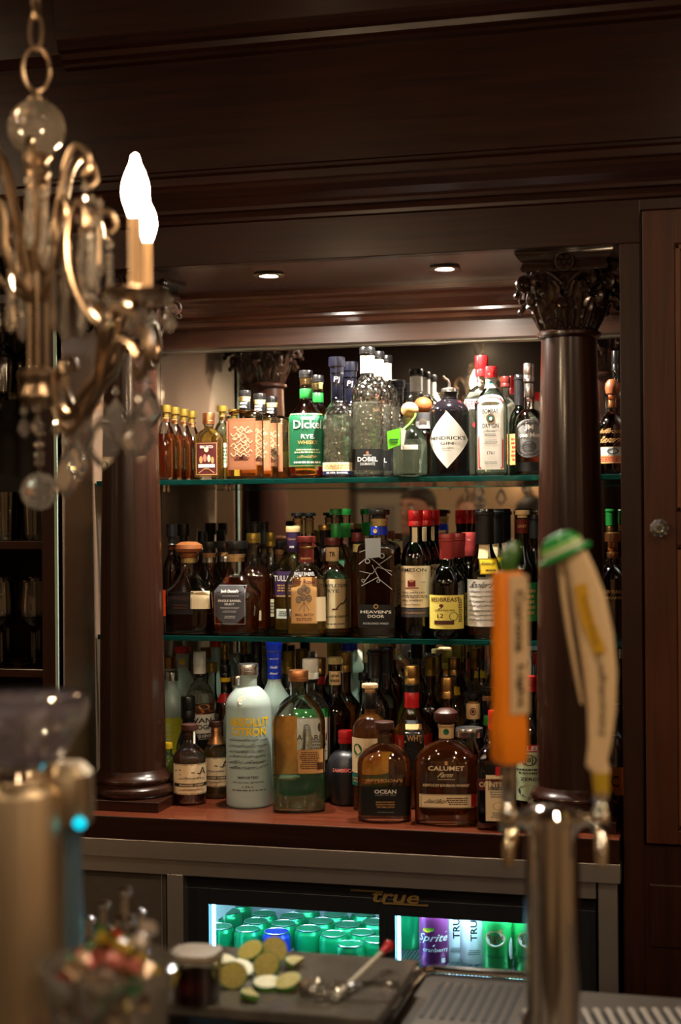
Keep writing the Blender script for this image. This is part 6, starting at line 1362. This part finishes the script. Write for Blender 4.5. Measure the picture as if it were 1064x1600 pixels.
def skin_obj(name, joints, edges, mtl, parent, sub=2, loc=(0, 0, 0)):
    me = bpy.data.meshes.new(name); me.from_pydata([j[:3] for j in joints], edges, [])
    o = bpy.data.objects.new(name, me); COL.objects.link(o); me.materials.append(mtl)
    s_ = o.modifiers.new('skin', 'SKIN'); s_.use_smooth_shade = True
    for i, j in enumerate(joints):
        r_ = j[3]; me.skin_vertices[0].data[i].radius = (r_, j[4] if len(j) > 4 else r_)
    me.skin_vertices[0].data[0].use_root = True
    if sub: q = o.modifiers.new('sub', 'SUBSURF'); q.levels = sub; q.render_levels = sub
    if parent is not None: o.parent = parent
    o.location = loc
    return o
def person(label, x, y, h, face, shirt, hair, skin, trousers, hairlong=False):
    t = thing('person', label, 'person', (x, y, 0), face)
    s = h / 1.75
    def V(*a): return tuple(q * s for q in a)
    J = [V(0, 0, .96, .13, .10), V(0, 0, 1.12, .135, .095), V(0, 0, 1.30, .155, .105), V(0, 0, 1.42, .12, .085), V(0, .01, 1.50, .052, .052)]
    E = [(0, 1), (1, 2), (2, 3), (3, 4)]
    for sg in (-1, 1):
        n = len(J); J += [V(sg * .165, 0, 1.41, .062), V(sg * .225, .015, 1.15, .046), V(sg * .235, -.06, .93, .034)]
        E += [(3, n), (n, n + 1), (n + 1, n + 2)]
    skin_obj('shirt', J, E, mat('shirt_' + shirt[0], shirt[1], .8), t, 1)
    J = [V(0, 0, .96, .13, .10)]; E = []
    for sg in (-1, 1):
        n = len(J); J += [V(sg * .09, 0, .88, .088), V(sg * .10, -.01, .50, .060), V(sg * .10, .02, .10, .042)]; E += [(0, n), (n, n + 1), (n + 1, n + 2)]
    skin_obj('trousers', J, E, mat('trousers_' + trousers[0], trousers[1], .8), t, 1)
    sk = mat('skin_' + skin[0], skin[1], .55, noise=.1, nscale=20)
    for sg in (-1, 1):
        MB().sections([tuple(V(.0, .045, .05)) + (3, sg * .10 * s, -.04 * s), tuple(V(.02, .048, .125)) + (3, sg * .10 * s, -.05 * s), tuple(V(.06, .042, .09)) + (3, sg * .10 * s, -.02 * s), tuple(V(.10, .038, .045)) + (2, sg * .10 * s, .015 * s)], 20).obj('shoe', mat('black_shoe', (.01, .01, .01), .4), t)
        m = MB().sections([tuple(V(.84, .018, .036)) + (2.4, sg * .235 * s, -.075 * s), tuple(V(.90, .020, .038)) + (2.4, sg * .235 * s, -.07 * s), tuple(V(.935, .024, .026)) + (2, sg * .235 * s, -.062 * s)], 16)
        for k, (dy, L) in enumerate(((-.028, .072), (-.010, .082), (.009, .078), (.026, .062))):
            bx = sg * .235; m.tube([V(bx, -.075 + dy, .845), V(bx - sg * .004, -.078 + dy, .845 - L * .5), V(bx - sg * .018, -.080 + dy, .845 - L)], [.0095 * s, .0085 * s, .007 * s], 8)
        m.tube([V(sg * .230, -.10, .905), V(sg * .215, -.125, .875), V(sg * .208, -.130, .845)], [.012 * s, .010 * s, .008 * s], 8)
        m.obj('hand', sk, t)
    hz = 1.62 * s
    m = MB()   # head: neck, skull, jaw, nose, ears
    m.tube([V(0, .015, 1.46), V(0, .01, 1.56)], [.056 * s, .055 * s], 16)
    secs = [(-.115, .030, .030, 0, -.055), (-.105, .045, .050, 0, -.040), (-.08, .058, .074, 0, -.018), (-.04, .068, .088, 0, -.004), (0, .074, .094, 0, 0), (.04, .077, .098, 0, .004), (.08, .070, .088, 0, .008), (.105, .050, .064, 0, .010), (.118, .022, .03, 0, .010)]
    m.sections([((hz + z * s), a * s, b * s, 2.1, cx * s, cy_ * s) for z, a, b, cx, cy_ in secs], 28)
    m.tube([(0, -.088 * s, hz + .012 * s), (0, -.108 * s, hz - .022 * s), (0, -.104 * s, hz - .032 * s)], [.007 * s, .013 * s, .010 * s], 10)
    for sg in (-1, 1): m.ball((sg * .077 * s, .012 * s, hz - .005 * s), .027 * s, 12, sc=(.35, .7, 1.15))
    m.tube([(-.014 * s, -.086 * s, hz - .062 * s), (0, -.090 * s, hz - .061 * s), (.014 * s, -.086 * s, hz - .062 * s)], .005 * s, 8)
    hd_ = m.obj('head', sk, t)
    for sg in (-1, 1):
        MB().ball((sg * .030 * s, -.082 * s, hz + .012 * s), .0115 * s, 10).obj('eye', mat('eye_white', (.7, .68, .64), .2), hd_)
        MB().ball((sg * .030 * s, -.0915 * s, hz + .012 * s), .005 * s, 8).tube([(sg * .015 * s, -.092 * s, hz + .032 * s), (sg * .045 * s, -.086 * s, hz + .034 * s)], .004 * s, 6).obj('brow_and_iris', mat('dark_hair', (.012, .008, .006), .6), hd_)
    MB().tube([(-.024 * s, -.088 * s, hz - .066 * s), (0, -.095 * s, hz - .065 * s), (.024 * s, -.088 * s, hz - .066 * s)], .0055 * s, 8).obj('mouth', mat('lips', (.30, .10, .08), .5), hd_)
    hs = [(-.03, .060, .050, 0, .052), (.0, .078, .066, 0, .040), (.035, .083, .092, 0, .020), (.07, .080, .099, 0, .008), (.10, .062, .082, 0, .010), (.122, .034, .045, 0, .012), (.130, .008, .01, 0, .012)]
    if hairlong: hs = [(-.20, .060, .035, 0, .075), (-.10, .078, .05, 0, .065)] + hs
    MB().sections([((hz + z * s), a * s, b * s, 2, cx * s, cy_ * s) for z, a, b, cx, cy_ in hs], 28).obj('hair', mat('hair_' + hair[0], hair[1], .6), t)
q = mirrored(652, 797, 7.35); person('man in a black shirt with short dark hair, reflected in the mirror between the shelves', q.x, q.y, 1.73, pi + .5, ('black', (.012, .012, .014)), ('darkbrown', (.03, .018, .012)), ('ruddy', (.42, .20, .13)), ('dark', (.02, .02, .03)))
q = mirrored(733, 800, 9.7); person('bald-looking guest in dark clothes, reflected small behind the black wax bottle necks', q.x, q.y, 1.72, pi - .3, ('charcoal', (.02, .02, .022)), ('brown', (.10, .05, .03)), ('tan', (.42, .22, .14)), ('dark', (.02, .02, .03)))
q = mirrored(828, 806, 8.3); person('guest with long black hair, reflected beside the column near the green whisky bottle', q.x, q.y, 1.68, pi + 2.2, ('navy', (.015, .018, .03)), ('black', (.01, .008, .007)), ('pale', (.5, .3, .22)), ('dark', (.02, .02, .03)), True)

# added sconces for sparkle in the bottles; the first stands for reflected light dots
sb = mat('sparkle_bulb', (1.0, .66, .36), .4, emit=170.0)
for i, (x, y, z, rz) in enumerate(((-1.36, YB, 1.78, 0), (0.6, YB, 1.95, 0), (1.8, YB, 1.95, 0), (XR, -1.0, 1.95, pi / 2), (XR, 0.6, 1.95, pi / 2), (XR, 2.2, 1.95, pi / 2), (XL, -0.6, 1.95, -pi / 2), (XL, 1.6, 1.95, -pi / 2))):
    t = thing('sparkle_sconce', 'added brass sconce with glowing bulb, put on the room wall to sparkle in the bottles', 'added lamp', (x, y, z), rz, 'sconces added for sparkle')
    MB().lathe([(.03, .0005), (.032, .006), (.012, .012)], 20, (0, .03 if i < 3 else 0, -.05), ax=(0, 1, 0)).obj('backplate', brass, t)
    MB().tube([(0, .005, -.05), (0, .07, -.07), (0, .10, -.05), (0, .10, -.03)], .005, 8).obj('arm', brass, t)
    MB().lathe([(.009, -.03), (.009, .02), (.0001, .02)], 14, (0, .10, 0)).obj('candle', candle_m, t)
    MB().lathe([(.006, .0205), (.014, .042), (.012, .058), (.003, .078), (.0001, .080)], 16, (0, .10, 0)).obj('bulb', sb, t)

# settle the crowded bottles so that none stand inside one another (mostly by moving them fore and aft)
def settle():
    L = []
    for o in bpy.data.objects:
        if o.parent is None and o.get('category') in ('bottle', 'jar'):
            g = [c for c in o.children if c.name.split('.')[0] == 'glass']
            if g and min(abs(o.location.z - v) for v in SH.values()) < .005:
                vs = [v.co for v in g[0].data.vertices]
                L.append([o, max(v.x for v in vs), max(v.y for v in vs), o.location.copy()])
    for it in range(300):
        worst = 1.0
        for i in range(len(L)):
            for j in range(i + 1, len(L)):
                a, b = L[i], L[j]
                if abs(a[3].z - b[3].z) > .01: continue
                dx, dy = b[3].x - a[3].x, b[3].y - a[3].y; sx, sy = a[1] + b[1], a[2] + b[2]
                f = sqrt((dx / sx) ** 2 + (dy / sy) ** 2)
                if f < 1.01:
                    worst = min(worst, f); k = (1.02 - f) * .5
                    ux, uy = dx / sx / max(f, .05), dy / sy / max(f, .05)
                    if abs(uy) < .25: uy = .4 if uy >= 0 else -.4
                    a[3].x -= ux * k * sx * .30; b[3].x += ux * k * sx * .30; a[3].y -= uy * k * sy * .9; b[3].y += uy * k * sy * .9
                    for q in (a, b):
                        lo = 3.385 + q[2] * .8 if q[3].z > 1.0 else 3.20
                        q[3].y = min(MIR - .004 - q[2], max(lo, q[3].y))
        if worst >= 1.0: break
    for o, _, _, p in L: o.location = p
settle()
